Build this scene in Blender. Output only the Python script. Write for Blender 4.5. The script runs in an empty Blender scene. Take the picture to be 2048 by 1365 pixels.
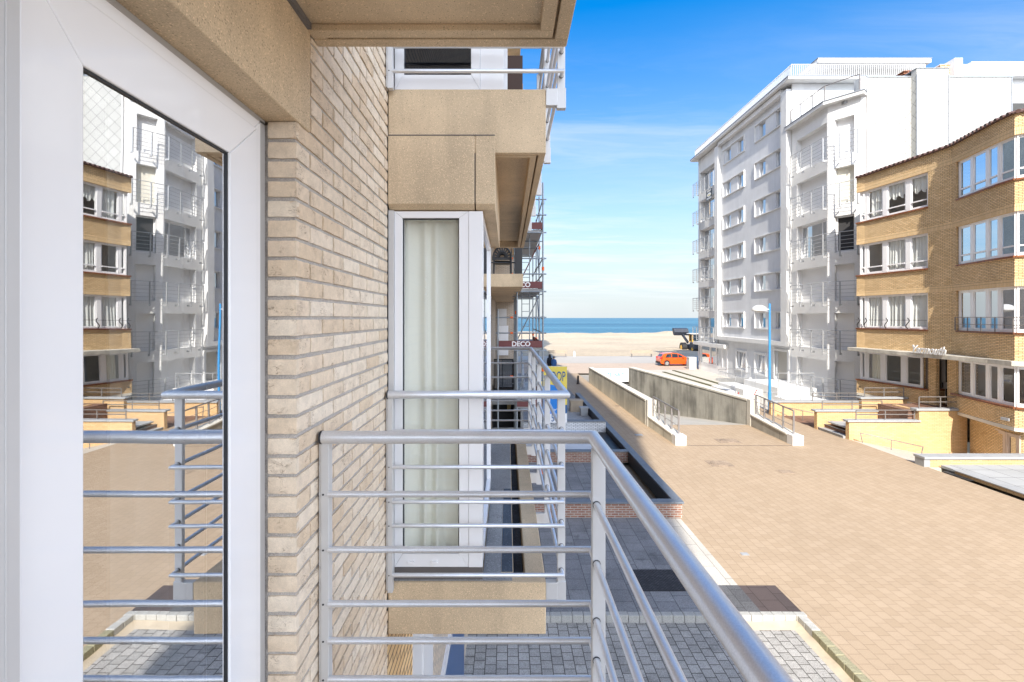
import bpy, bmesh, math, random
from mathutils import Vector, Matrix, noise as mnoise
R = math.radians
S = bpy.context.scene
COL = S.collection
random.seed(7)

# ------------------------------------------------------------------ camera
H = 5.4                       # eye height above the street
F = 967.0                     # focal length in photo pixels (17 mm on 36 mm, 2048 px wide)
VX, VY = 1015.0, 636.0        # vanishing point of the street / horizon
cam_d = bpy.data.cameras.new('camera')
cam = bpy.data.objects.new('camera', cam_d)
COL.objects.link(cam)
cam.location = (0, 0, H)
cam.rotation_euler = (R(90), 0, 0)
cam_d.sensor_width = 36.0
cam_d.lens = 36.0 * F / 2048.0
cam_d.shift_x = (1024 - VX) / 2048.0
cam_d.shift_y = -(682.5 - VY) / 2048.0
cam_d.clip_start = 0.05
cam_d.clip_end = 20000
S.camera = cam
S.render.engine = 'CYCLES'
S.cycles.use_denoising = True
S.cycles.max_bounces = 10
S.cycles.diffuse_bounces = 6
S.cycles.transparent_max_bounces = 12
S.cycles.sample_clamp_indirect = 8
S.view_settings.view_transform = 'Standard'
S.view_settings.look = 'None'
S.view_settings.gamma = 1.0
S.view_settings.exposure = 0.74

# ------------------------------------------------------------------ sun and sky
LDIR = Vector((0.20, 1.25, -1.0)).normalized()       # direction the sunlight travels
SUN_EL = math.asin(-LDIR.z)
SUN_AZ = math.atan2(-LDIR.x, -LDIR.y)                 # clockwise from +Y
sun_d = bpy.data.lights.new('sun', 'SUN')
sun_d.energy = 5.0
sun_d.angle = R(0.5)
sun_d.color = (1.0, 0.93, 0.82)
sun = bpy.data.objects.new('sun', sun_d)
COL.objects.link(sun)
sun.location = (-20, -80, 90)
sun.rotation_euler = LDIR.to_track_quat('-Z', 'Y').to_euler()

W = bpy.data.worlds.new('World')
S.world = W
W.use_nodes = True
wn = W.node_tree
for n in list(wn.nodes): wn.nodes.remove(n)

def nd(nt, typ, ins=None, **props):
    n = nt.nodes.new(typ)
    for k, v in props.items(): setattr(n, k, v)
    for k, v in (ins or {}).items():
        s = n.inputs[k]
        if isinstance(v, bpy.types.NodeSocket): nt.links.new(v, s)
        else:
            if isinstance(v, (tuple, list)) and s.type == 'RGBA' and len(v) == 3: v = (*v, 1)
            s.default_value = v
    return n

def ramp(nt, fac, stops, interp='LINEAR'):
    n = nt.nodes.new('ShaderNodeValToRGB')
    nt.links.new(fac, n.inputs[0])
    cr = n.color_ramp
    cr.interpolation = interp
    while len(cr.elements) > 1: cr.elements.remove(cr.elements[-1])
    for i, (p, c) in enumerate(stops):
        e = cr.elements[0] if i == 0 else cr.elements.new(p)
        e.position = p
        e.color = (c, c, c, 1) if isinstance(c, (int, float)) else (*c, 1)
    return n.outputs[0]

sky = nd(wn, 'ShaderNodeTexSky', sky_type='NISHITA', sun_disc=False, sun_elevation=SUN_EL, sun_rotation=SUN_AZ,
         altitude=5, air_density=1.0, dust_density=0.6, ozone_density=2.2)
wtc = nd(wn, 'ShaderNodeTexCoord')
sep = nd(wn, 'ShaderNodeSeparateXYZ', {0: wtc.outputs['Generated']})
# thin cirrus: streaks on a high flat layer (direction / elevation)
zc = nd(wn, 'ShaderNodeMath', {0: sep.outputs[2], 1: 0.03}, operation='MAXIMUM')
za = nd(wn, 'ShaderNodeMath', {0: zc.outputs[0], 1: 0.10}, operation='ADD')
cx = nd(wn, 'ShaderNodeMath', {0: sep.outputs[0], 1: za.outputs[0]}, operation='DIVIDE')
cy = nd(wn, 'ShaderNodeMath', {0: sep.outputs[1], 1: za.outputs[0]}, operation='DIVIDE')
cv = nd(wn, 'ShaderNodeCombineXYZ', {0: cx.outputs[0], 1: cy.outputs[0], 2: 0.0})
mp = nd(wn, 'ShaderNodeMapping', {0: cv.outputs[0], 'Rotation': (0, 0, R(24)), 'Scale': (0.55, 1.9, 1)})
wp = nd(wn, 'ShaderNodeTexNoise', {'Vector': mp.outputs[0], 'Scale': 1.1, 'Detail': 3.0})
wa = nd(wn, 'ShaderNodeVectorMath', {0: mp.outputs[0], 1: wp.outputs['Color']}, operation='ADD')
c1 = nd(wn, 'ShaderNodeTexNoise', {'Vector': wa.outputs[0], 'Scale': 1.5, 'Detail': 9.0, 'Roughness': 0.62, 'Lacunarity': 2.2})
c2 = nd(wn, 'ShaderNodeTexNoise', {'Vector': mp.outputs[0], 'Scale': 0.35, 'Detail': 2.0})
cm1 = ramp(wn, c1.outputs[0], [(0.42, 0.0), (0.72, 1.0)])
cm2 = ramp(wn, c2.outputs[0], [(0.36, 0.0), (0.60, 1.0)])
el = ramp(wn, sep.outputs[2], [(0.0, 0.35), (0.06, 0.9), (0.30, 0.75), (0.50, 0.06)])
cmul = nd(wn, 'ShaderNodeMath', {0: cm1, 1: cm2}, operation='MULTIPLY')
cmul2 = nd(wn, 'ShaderNodeMath', {0: cmul.outputs[0], 1: el}, operation='MULTIPLY')
satr = nd(wn, 'ShaderNodeMapRange', {0: sep.outputs[2], 1: 0.30, 2: 0.55, 3: 1.18, 4: 1.50})
valr = nd(wn, 'ShaderNodeMapRange', {0: sep.outputs[2], 1: 0.0, 2: 0.55, 3: 0.70, 4: 1.17})
hs = nd(wn, 'ShaderNodeHueSaturation', {'Color': sky.outputs[0], 'Saturation': satr.outputs[0], 'Value': valr.outputs[0], 'Hue': 0.502})
hzf = ramp(wn, sep.outputs[2], [(0.0, 0.92), (0.08, 0.78), (0.20, 0.24), (0.36, 0.0)])
hz = nd(wn, 'ShaderNodeMixRGB', {'Fac': hzf, 'Color1': hs.outputs[0], 'Color2': (3.12, 3.42, 3.64)})
cst = nd(wn, 'ShaderNodeMath', {0: cmul2.outputs[0], 1: 0.95}, operation='MULTIPLY')
cmix = nd(wn, 'ShaderNodeMixRGB', {'Fac': cst.outputs[0], 'Color1': hz.outputs[0], 'Color2': (4.3, 4.45, 4.6)})
# unseen bright cloud added behind the viewer (south) as fill, clear towards the sea
bk = nd(wn, 'ShaderNodeTexNoise', {'Vector': wtc.outputs['Generated'], 'Scale': 2.6, 'Detail': 7.0, 'Roughness': 0.6})
bkc = ramp(wn, bk.outputs[0], [(0.36, 0.0), (0.52, 1.0)])
bkm = nd(wn, 'ShaderNodeMapRange', {0: sep.outputs[1], 1: 0.22, 2: -0.20, 3: 0.0, 4: 1.0})
bke = nd(wn, 'ShaderNodeMapRange', {0: sep.outputs[2], 1: -0.02, 2: 0.06, 3: 0.0, 4: 1.0})
bf = nd(wn, 'ShaderNodeMath', {0: bkc, 1: bkm.outputs[0]}, operation='MULTIPLY')
bku = nd(wn, 'ShaderNodeMapRange', {0: sep.outputs[2], 1: 0.60, 2: 0.85, 3: 1.0, 4: 0.12})
bke2 = nd(wn, 'ShaderNodeMath', {0: bke.outputs[0], 1: bku.outputs[0]}, operation='MULTIPLY')
bf2 = nd(wn, 'ShaderNodeMath', {0: bf.outputs[0], 1: bke2.outputs[0]}, operation='MULTIPLY')
cmix2 = nd(wn, 'ShaderNodeMixRGB', {'Fac': bf2.outputs[0], 'Color1': cmix.outputs[0], 'Color2': (13.6, 14.7, 16.6)})
bg = nd(wn, 'ShaderNodeBackground', {'Color': cmix2.outputs[0], 'Strength': 0.15})
wo = nd(wn, 'ShaderNodeOutputWorld', {'Surface': bg.outputs[0]})

# ------------------------------------------------------------------ mesh helpers
def P(px, py, Y):
    return ((px - VX) * Y / F, Y, H + (VY - py) * Y / F)

class MB:
    def __init__(s):
        s.v, s.f, s.mi, s.sm, s.rnd = [], [], [], [], []
        s.cur = 0
        s.r = 0.5
    def face(s, pts, smooth=False):
        b = len(s.v)
        s.v += [tuple(p) for p in pts]
        s.f.append(list(range(b, b + len(pts)))); s.mi.append(s.cur); s.sm.append(smooth); s.rnd.append(s.r)
    def raw(s, verts, faces, smooth=False):
        b = len(s.v)
        s.v += [tuple(p) for p in verts]
        for f in faces:
            s.f.append([b + i for i in f]); s.mi.append(s.cur); s.sm.append(smooth); s.rnd.append(s.r)
    def box(s, x0, x1, y0, y1, z0, z1):
        if x0 > x1: x0, x1 = x1, x0
        if y0 > y1: y0, y1 = y1, y0
        if z0 > z1: z0, z1 = z1, z0
        s.raw([(x0,y0,z0),(x1,y0,z0),(x1,y1,z0),(x0,y1,z0),(x0,y0,z1),(x1,y0,z1),(x1,y1,z1),(x0,y1,z1)],
              [(0,3,2,1),(4,5,6,7),(0,1,5,4),(1,2,6,5),(2,3,7,6),(3,0,4,7)])
    def prism(s, poly, z0, z1, top=True, bottom=True):
        a = sum(poly[i][0]*poly[(i+1)%len(poly)][1]-poly[(i+1)%len(poly)][0]*poly[i][1] for i in range(len(poly)))
        if a < 0: poly = poly[::-1]
        n = len(poly)
        zf0 = z0 if callable(z0) else (lambda x, y: z0)
        zf1 = z1 if callable(z1) else (lambda x, y: z1)
        vs = [(x, y, zf0(x, y)) for x, y in poly] + [(x, y, zf1(x, y)) for x, y in poly]
        fs = [(i, (i+1)%n, n+(i+1)%n, n+i) for i in range(n)]
        if top: fs.append(tuple(range(n, 2*n)))
        if bottom: fs.append(tuple(range(n-1, -1, -1)))
        s.raw(vs, fs)
    def bar(s, a, b, w, h, up=(0,0,1)):
        a, b = Vector(a), Vector(b)
        d = (b - a).normalized()
        u = Vector(up)
        if abs(d.dot(u)) > 0.98: u = Vector((0, 1, 0))
        sd = d.cross(u).normalized(); u = sd.cross(d).normalized()
        vs = []
        for p in (a, b):
            for i, j in ((-1,-1),(1,-1),(1,1),(-1,1)):
                vs.append(p + sd*(i*w/2) + u*(j*h/2))
        s.raw(vs, [(3,2,1,0),(4,5,6,7),(0,1,5,4),(1,2,6,5),(2,3,7,6),(3,0,4,7)])
    def tube(s, pts, r, seg=12, caps=True, r2=None):
        pts = [Vector(p) for p in pts]
        n = len(pts)
        d0 = (pts[1]-pts[0]).normalized()
        up = Vector((0,0,1)) if abs(d0.z) < 0.95 else Vector((0,1,0))
        sd = d0.cross(up).normalized(); uu = sd.cross(d0).normalized()
        offs = [sd*math.cos(2*math.pi*k/seg) + uu*math.sin(2*math.pi*k/seg) for k in range(seg)]
        vs = []
        prev = d0
        for i, p in enumerate(pts):
            dn = (pts[i+1]-p).normalized() if i < n-1 else prev
            rr = r if r2 is None else r + (r2-r)*i/(n-1)
            if i == 0 or i == n-1 or (prev-dn).length < 1e-6:
                ring = [o*rr for o in offs]
            else:
                pn = (prev+dn).normalized()
                ring = []
                for o in offs:
                    q = o*rr
                    ring.append(q - prev*(q.dot(pn)/prev.dot(pn)))
                rot = prev.rotation_difference(dn)
                offs = [rot @ o for o in offs]
            vs += [p + q for q in ring]
            prev = dn
        fs = []
        for i in range(n-1):
            for k in range(seg):
                a = i*seg+k; b = i*seg+(k+1)%seg
                fs.append((a, b, b+seg, a+seg))
        s.raw(vs, fs, True)
        if caps:
            s.raw(vs[:seg], [tuple(range(seg-1,-1,-1))]); s.raw(vs[-seg:], [tuple(range(seg))])
    def lathe(s, prof, c, seg=20, smooth=True):
        vs = []
        for (r, z) in prof:
            for k in range(seg):
                a = 2*math.pi*k/seg
                vs.append((c[0]+r*math.cos(a), c[1]+r*math.sin(a), c[2]+z))
        fs = []
        for i in range(len(prof)-1):
            for k in range(seg):
                a = i*seg+k; b = i*seg+(k+1)%seg
                fs.append((a, b, b+seg, a+seg))
        fs2 = [tuple(range(seg-1,-1,-1)), tuple(range((len(prof)-1)*seg, len(prof)*seg))]
        s.raw(vs, fs, smooth); s.raw(vs, fs2)
    def grid(s, fn, nu, nv, smooth=True):
        vs = [fn(i/nu, j/nv) for j in range(nv+1) for i in range(nu+1)]
        fs = [(j*(nu+1)+i, j*(nu+1)+i+1, (j+1)*(nu+1)+i+1, (j+1)*(nu+1)+i) for j in range(nv) for i in range(nu)]
        s.raw(vs, fs, smooth)
    def build(s, name, mats, parent=None, bevel=0, weld=False, rnd=False, xf=None):
        me = bpy.data.meshes.new(name)
        vs = s.v if xf is None else [tuple(xf @ Vector(p)) for p in s.v]
        me.from_pydata(vs, [], s.f)
        if not isinstance(mats, (list, tuple)): mats = [mats]
        for m in mats: me.materials.append(m)
        me.polygons.foreach_set('material_index', s.mi)
        me.polygons.foreach_set('use_smooth', s.sm)
        me.update()
        uv = me.uv_layers.new(name='UVMap')
        buf = [0.0]*(2*len(me.loops))
        for p in me.polygons:
            n = p.normal
            if abs(n.z) < 0.7:
                l = math.hypot(n.x, n.y) or 1
                tx, ty = -n.y/l, n.x/l
                for li in p.loop_indices:
                    c = me.vertices[me.loops[li].vertex_index].co
                    buf[2*li] = c.x*tx + c.y*ty; buf[2*li+1] = c.z
            else:
                for li in p.loop_indices:
                    c = me.vertices[me.loops[li].vertex_index].co
                    buf[2*li] = c.x; buf[2*li+1] = c.y
        uv.data.foreach_set('uv', buf)
        if rnd:
            at = me.attributes.new('rnd', 'FLOAT', 'FACE')
            at.data.foreach_set('value', s.rnd)
        if weld:
            bm = bmesh.new(); bm.from_mesh(me)
            bmesh.ops.remove_doubles(bm, verts=bm.verts, dist=1e-5)
            bm.to_mesh(me); bm.free()
        o = bpy.data.objects.new(name, me)
        COL.objects.link(o)
        if parent is not None: attach(o, parent)
        if bevel:
            md = o.modifiers.new('bevel', 'BEVEL'); md.width = bevel; md.segments = 2
            md.limit_method = 'ANGLE'; md.angle_limit = R(40)
        return o

def attach(o, parent):
    o.parent = parent
    if parent.type == 'EMPTY':
        o.matrix_parent_inverse = Matrix.Translation(-parent.location)

def tag(o, label, cat, group=None, kind=None):
    if label: o['label'] = label
    if cat: o['category'] = cat
    if group: o['group'] = group
    if kind: o['kind'] = kind
    return o

def thing(name, label, cat, loc=(0,0,0), group=None):
    o = bpy.data.objects.new(name, None)
    COL.objects.link(o); o.location = loc
    o.empty_display_size = 0.3
    return tag(o, label, cat, group)

def dup(root, delta, label, group=None):
    r = root.copy(); COL.objects.link(r)
    r.location = root.location + Vector(delta)
    r['label'] = label
    for ch in list(root.children):
        c = ch.copy(); COL.objects.link(c); c.parent = r
        for g in list(ch.children):
            d = g.copy(); COL.objects.link(d); d.parent = c
    return r

def structure(name, mb, mats, **k):
    o = mb.build(name, mats, **k); o['kind'] = 'structure'; return o

def text_mesh(body, size, loc, rot, mat, name, parent=None, extrude=0.004, shear=0.0, sx=1.0, align='CENTER', bold=0.0):
    cu = bpy.data.curves.new(name, 'FONT')
    cu.body = body; cu.size = size; cu.extrude = extrude; cu.shear = shear
    cu.align_x = align; cu.align_y = 'CENTER'; cu.offset = bold; cu.resolution_u = 3
    t = bpy.data.objects.new(name, cu); COL.objects.link(t)
    dg = bpy.context.evaluated_depsgraph_get(); dg.update()
    me = bpy.data.meshes.new_from_object(t.evaluated_get(dg))
    bpy.data.objects.remove(t)
    M = Matrix.Translation(loc) @ rot.to_4x4() @ Matrix.Diagonal((sx, 1, 1, 1))
    me.transform(M)
    me.materials.clear(); me.materials.append(mat)
    o = bpy.data.objects.new(name, me); COL.objects.link(o)
    if parent is not None: attach(o, parent)
    return o
FRONT = Matrix.Rotation(R(90), 3, 'X')                 # text facing -Y

# ------------------------------------------------------------------ materials
def newmat(name):
    m = bpy.data.materials.new(name); m.use_nodes = True
    nt = m.node_tree
    for n in list(nt.nodes): nt.nodes.remove(n)
    out = nt.nodes.new('ShaderNodeOutputMaterial')
    return m, nt, out

def pm(name, col, rough=0.6, metal=0.0, var=0.10, vs=2.0, bump=0.0, bs=60.0, bd=0.004, spec=0.5, coat=0.0, fine=0.0, fs=90.0, streak=0.0, joints=0.0):
    m, nt, out = newmat(name)
    tc = nd(nt, 'ShaderNodeTexCoord')
    ob = tc.outputs['Object']
    c = col
    n1 = nd(nt, 'ShaderNodeTexNoise', {'Vector': ob, 'Scale': vs, 'Detail': 6.0, 'Roughness': 0.6})
    f = ramp(nt, n1.outputs[0], [(0.25, 1.0-var), (0.75, 1.0+var*0.6)])
    cc = nd(nt, 'ShaderNodeMixRGB', {'Fac': 1.0, 'Color1': c, 'Color2': f}, blend_type='MULTIPLY').outputs[0]
    if fine:
        n2 = nd(nt, 'ShaderNodeTexNoise', {'Vector': ob, 'Scale': fs, 'Detail': 2.0})
        f2 = ramp(nt, n2.outputs[0], [(0.35, 1.0-fine), (0.65, 1.0+fine)])
        cc = nd(nt, 'ShaderNodeMixRGB', {'Fac': 1.0, 'Color1': cc, 'Color2': f2}, blend_type='MULTIPLY').outputs[0]
    if streak:
        mpn = nd(nt, 'ShaderNodeMapping', {0: ob, 'Scale': (1.6, 1.6, 0.22)})
        n3 = nd(nt, 'ShaderNodeTexNoise', {'Vector': mpn.outputs[0], 'Scale': 1.0, 'Detail': 8.0, 'Roughness': 0.7})
        n3b = nd(nt, 'ShaderNodeTexNoise', {'Vector': ob, 'Scale': 0.55, 'Detail': 4.0})
        n3m = nd(nt, 'ShaderNodeMath', {0: n3.outputs[0], 1: n3b.outputs[0]}, operation='ADD')
        f3 = ramp(nt, nd(nt, 'ShaderNodeMath', {0: n3m.outputs[0], 1: 0.5}, operation='MULTIPLY').outputs[0], [(0.40, 1.0-streak), (0.56, 1.0)])
        cc = nd(nt, 'ShaderNodeMixRGB', {'Fac': 1.0, 'Color1': cc, 'Color2': f3}, blend_type='MULTIPLY').outputs[0]
    if joints:
        uvj = nd(nt, 'ShaderNodeMapping', {0: nd(nt, 'ShaderNodeUVMap').outputs[0], 'Location': (0, 14, 0)})
        bj = nd(nt, 'ShaderNodeTexBrick', {'Vector': uvj.outputs[0], 'Color1': (1,1,1), 'Color2': (0.93,0.93,0.93), 'Mortar': (0.35,0.34,0.32), 'Scale': 1.0, 'Mortar Size': 0.012, 'Brick Width': joints, 'Row Height': 30.0}, offset=0.0)
        cc = nd(nt, 'ShaderNodeMixRGB', {'Fac': 1.0, 'Color1': cc, 'Color2': bj.outputs[0]}, blend_type='MULTIPLY').outputs[0]
    b = nd(nt, 'ShaderNodeBsdfPrincipled', {'Base Color': cc, 'Roughness': rough, 'Metallic': metal, 'Specular IOR Level': spec, 'Coat Weight': coat})
    if bump:
        n4 = nd(nt, 'ShaderNodeTexNoise', {'Vector': ob, 'Scale': bs, 'Detail': 4.0})
        bn = nd(nt, 'ShaderNodeBump', {'Height': n4.outputs[0], 'Strength': bump, 'Distance': bd})
        nt.links.new(bn.outputs[0], b.inputs['Normal'])
    nt.links.new(b.outputs[0], out.inputs[0])
    return m

def brickmat(name, c1, c2, mortar, bw, bh, ms, off=0.5, rough=0.8, bump=0.6, bd=0.01, var=0.15, vs=0.6, rot=0.0, fine=0.10, freq=2, spec=0.4, stains=0.0):
    m, nt, out = newmat(name)
    uv = nd(nt, 'ShaderNodeUVMap')
    src = uv.outputs[0]
    if rot: src = nd(nt, 'ShaderNodeMapping', {0: src, 'Rotation': (0, 0, R(rot))}).outputs[0]
    b = nd(nt, 'ShaderNodeTexBrick', {'Vector': src, 'Color1': c1, 'Color2': c2, 'Mortar': mortar, 'Scale': 1.0, 'Mortar Size': ms,
           'Mortar Smooth': 0.12, 'Bias': 0.0, 'Brick Width': bw, 'Row Height': bh}, offset=off, offset_frequency=freq)
    tc = nd(nt, 'ShaderNodeTexCoord')
    n1 = nd(nt, 'ShaderNodeTexNoise', {'Vector': tc.outputs['Object'], 'Scale': vs, 'Detail': 7.0, 'Roughness': 0.65})
    f = ramp(nt, n1.outputs[0], [(0.28, 1.0-var), (0.72, 1.0+var*0.5)])
    cc = nd(nt, 'ShaderNodeMixRGB', {'Fac': 1.0, 'Color1': b.outputs[0], 'Color2': f}, blend_type='MULTIPLY').outputs[0]
    n2 = nd(nt, 'ShaderNodeTexNoise', {'Vector': tc.outputs['Object'], 'Scale': 70.0, 'Detail': 3.0})
    f2 = ramp(nt, n2.outputs[0], [(0.35, 1.0-fine), (0.65, 1.0+fine)])
    cc = nd(nt, 'ShaderNodeMixRGB', {'Fac': 1.0, 'Color1': cc, 'Color2': f2}, blend_type='MULTIPLY').outputs[0]
    if stains:
        n5 = nd(nt, 'ShaderNodeTexNoise', {'Vector': tc.outputs['Object'], 'Scale': 1.7, 'Detail': 5.0, 'Roughness': 0.7})
        f5 = ramp(nt, n5.outputs[0], [(0.58, 1.0), (0.68, 1.0-stains)])
        cc = nd(nt, 'ShaderNodeMixRGB', {'Fac': 1.0, 'Color1': cc, 'Color2': f5}, blend_type='MULTIPLY').outputs[0]
    p = nd(nt, 'ShaderNodeBsdfPrincipled', {'Base Color': cc, 'Roughness': rough, 'Specular IOR Level': spec})
    inv = nd(nt, 'ShaderNodeMath', {0: 1.0, 1: b.outputs['Fac']}, operation='SUBTRACT')
    hh = nd(nt, 'ShaderNodeMath', {0: n2.outputs[0], 1: 0.18, 2: inv.outputs[0]}, operation='MULTIPLY_ADD')
    bn = nd(nt, 'ShaderNodeBump', {'Height': hh.outputs[0], 'Strength': bump, 'Distance': bd})
    nt.links.new(bn.outputs[0], p.inputs['Normal'])
    nt.links.new(p.outputs[0], out.inputs[0])
    return m

def aggregate(name, col, dark=0.45, light=1.5, scale=170.0, rough=0.75, amount=(0.10, 0.16), stain=0.12):
    m, nt, out = newmat(name)
    tc = nd(nt, 'ShaderNodeTexCoord'); ob = tc.outputs['Object']
    v1 = nd(nt, 'ShaderNodeTexVoronoi', {'Vector': ob, 'Scale': scale, 'Randomness': 1.0})
    sp = nd(nt, 'ShaderNodeSeparateColor', {0: v1.outputs['Color']})
    spot = ramp(nt, v1.outputs['Distance'], [(0.30, 1.0), (0.48, 0.0)])
    isd = ramp(nt, sp.outputs[0], [(amount[0], 1.0), (amount[0]+0.02, 0.0)])
    isl = ramp(nt, sp.outputs[1], [(amount[1], 1.0), (amount[1]+0.02, 0.0)])
    fd = nd(nt, 'ShaderNodeMath', {0: spot, 1: isd}, operation='MULTIPLY')
    fl = nd(nt, 'ShaderNodeMath', {0: spot, 1: isl}, operation='MULTIPLY')
    n1 = nd(nt, 'ShaderNodeTexNoise', {'Vector': ob, 'Scale': 1.8, 'Detail': 7.0, 'Roughness': 0.62})
    f1 = ramp(nt, n1.outputs[0], [(0.30, 1.0-stain), (0.70, 1.0+stain*0.6)])
    n2 = nd(nt, 'ShaderNodeTexNoise', {'Vector': ob, 'Scale': scale*1.6, 'Detail': 2.0})
    f2 = ramp(nt, n2.outputs[0], [(0.35, 0.86), (0.65, 1.14)])
    c = nd(nt, 'ShaderNodeMixRGB', {'Fac': 1.0, 'Color1': col, 'Color2': f1}, blend_type='MULTIPLY').outputs[0]
    c = nd(nt, 'ShaderNodeMixRGB', {'Fac': 1.0, 'Color1': c, 'Color2': f2}, blend_type='MULTIPLY').outputs[0]
    c = nd(nt, 'ShaderNodeMixRGB', {'Fac': fd.outputs[0], 'Color1': c, 'Color2': tuple(x*dark for x in col)}).outputs[0]
    c = nd(nt, 'ShaderNodeMixRGB', {'Fac': fl.outputs[0], 'Color1': c, 'Color2': tuple(min(0.85, x*light) for x in col)}).outputs[0]
    mps = nd(nt, 'ShaderNodeMapping', {0: ob, 'Scale': (7.0, 7.0, 0.9)})
    n6 = nd(nt, 'ShaderNodeTexNoise', {'Vector': mps.outputs[0], 'Scale': 1.0, 'Detail': 7.0, 'Roughness': 0.65})
    f6 = ramp(nt, n6.outputs[0], [(0.34, 0.90), (0.50, 1.0)])
    c = nd(nt, 'ShaderNodeMixRGB', {'Fac': 1.0, 'Color1': c, 'Color2': f6}, blend_type='MULTIPLY').outputs[0]
    p = nd(nt, 'ShaderNodeBsdfPrincipled', {'Base Color': c, 'Roughness': rough, 'Specular IOR Level': 0.4})
    bn = nd(nt, 'ShaderNodeBump', {'Height': n2.outputs[0], 'Strength': 0.35, 'Distance': 0.003})
    nt.links.new(bn.outputs[0], p.inputs['Normal'])
    nt.links.new(p.outputs[0], out.inputs[0])
    return m

def glassmat(name, refl=0.25, tint=(0.75, 0.82, 0.84), grough=0.0, gcol=(0.95, 0.97, 1.0), wobble=0.0, fm=0.9, smudge=0.0):
    m, nt, out = newmat(name)
    lw = nd(nt, 'ShaderNodeLayerWeight', {'Blend': 0.35})
    fac = nd(nt, 'ShaderNodeMath', {0: lw.outputs['Fresnel'], 1: fm, 2: refl}, operation='MULTIPLY_ADD', use_clamp=True)
    t = nd(nt, 'ShaderNodeBsdfTransparent', {0: tint})
    g = nd(nt, 'ShaderNodeBsdfGlossy', {'Color': gcol, 'Roughness': grough})
    if smudge:
        tcs = nd(nt, 'ShaderNodeTexCoord')
        ns = nd(nt, 'ShaderNodeTexNoise', {'Vector': tcs.outputs['Object'], 'Scale': 5.0, 'Detail': 6.0, 'Roughness': 0.7})
        rs = ramp(nt, ns.outputs[0], [(0.40, 0.0), (0.62, smudge)])
        nt.links.new(rs, g.inputs['Roughness'])
    if wobble:
        tc = nd(nt, 'ShaderNodeTexCoord')
        n = nd(nt, 'ShaderNodeTexNoise', {'Vector': tc.outputs['Object'], 'Scale': 2.2, 'Detail': 1.0})
        bn = nd(nt, 'ShaderNodeBump', {'Height': n.outputs[0], 'Strength': wobble, 'Distance': 0.004})
        nt.links.new(bn.outputs[0], g.inputs['Normal'])
    mx = nd(nt, 'ShaderNodeMixShader', {0: fac.outputs[0], 1: t.outputs[0], 2: g.outputs[0]})
    nt.links.new(mx.outputs[0], out.inputs[0])
    return m

def fabric(name, col, trans=0.35):
    m, nt, out = newmat(name)
    d = nd(nt, 'ShaderNodeBsdfDiffuse', {0: col})
    t = nd(nt, 'ShaderNodeBsdfTranslucent', {0: col})
    mx = nd(nt, 'ShaderNodeMixShader', {0: trans, 1: d.outputs[0], 2: t.outputs[0]})
    nt.links.new(mx.outputs[0], out.inputs[0])
    return m

def cream_brick_mat():
    m, nt, out = newmat('cream_brick')
    at = nd(nt, 'ShaderNodeAttribute', attribute_name='rnd')
    base = ramp(nt, at.outputs['Fac'], [(0.0, (0.70, 0.55, 0.39)), (0.35, (0.77, 0.64, 0.49)), (0.7, (0.81, 0.70, 0.56)), (1.0, (0.74, 0.60, 0.45))])
    tc = nd(nt, 'ShaderNodeTexCoord'); ob = tc.outputs['Object']
    n1 = nd(nt, 'ShaderNodeTexNoise', {'Vector': ob, 'Scale': 24.0, 'Detail': 8.0, 'Roughness': 0.65})
    f1 = ramp(nt, n1.outputs[0], [(0.30, 0.84), (0.70, 1.08)])
    n2 = nd(nt, 'ShaderNodeTexNoise', {'Vector': ob, 'Scale': 260.0, 'Detail': 2.0})
    f2 = ramp(nt, n2.outputs[0], [(0.3, 0.92), (0.7, 1.06)])
    # folds of the hand-moulded clay: thin dark creases
    mpn = nd(nt, 'ShaderNodeMapping', {0: ob, 'Scale': (30, 22, 55), 'Rotation': (0.6, 0.1, 0)})
    n3 = nd(nt, 'ShaderNodeTexNoise', {'Vector': mpn.outputs[0], 'Scale': 1.0, 'Detail': 3.0, 'Distortion': 1.6})
    cr = ramp(nt, n3.outputs[0], [(0.485, 0.0), (0.50, 1.0), (0.515, 0.0)])
    n4 = nd(nt, 'ShaderNodeTexNoise', {'Vector': ob, 'Scale': 13.0, 'Detail': 1.0})
    msk = ramp(nt, n4.outputs[0], [(0.52, 0.0), (0.62, 1.0)])
    crm = nd(nt, 'ShaderNodeMath', {0: cr, 1: msk}, operation='MULTIPLY')
    c = nd(nt, 'ShaderNodeMixRGB', {'Fac': 1.0, 'Color1': base, 'Color2': f1}, blend_type='MULTIPLY').outputs[0]
    c = nd(nt, 'ShaderNodeMixRGB', {'Fac': 1.0, 'Color1': c, 'Color2': f2}, blend_type='MULTIPLY').outputs[0]
    k = nd(nt, 'ShaderNodeMath', {0: crm.outputs[0], 1: 0.8}, operation='MULTIPLY')
    c = nd(nt, 'ShaderNodeMixRGB', {'Fac': k.outputs[0], 'Color1': c, 'Color2': (0.22, 0.13, 0.08)}).outputs[0]
    p = nd(nt, 'ShaderNodeBsdfPrincipled', {'Base Color': c, 'Roughness': 0.85, 'Specular IOR Level': 0.3})
    h = nd(nt, 'ShaderNodeMath', {0: crm.outputs[0], 1: -1.2, 2: n1.outputs[0]}, operation='MULTIPLY_ADD')
    bn = nd(nt, 'ShaderNodeBump', {'Height': h.outputs[0], 'Strength': 0.6, 'Distance': 0.004})
    nt.links.new(bn.outputs[0], p.inputs['Normal'])
    nt.links.new(p.outputs[0], out.inputs[0])
    return m

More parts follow.
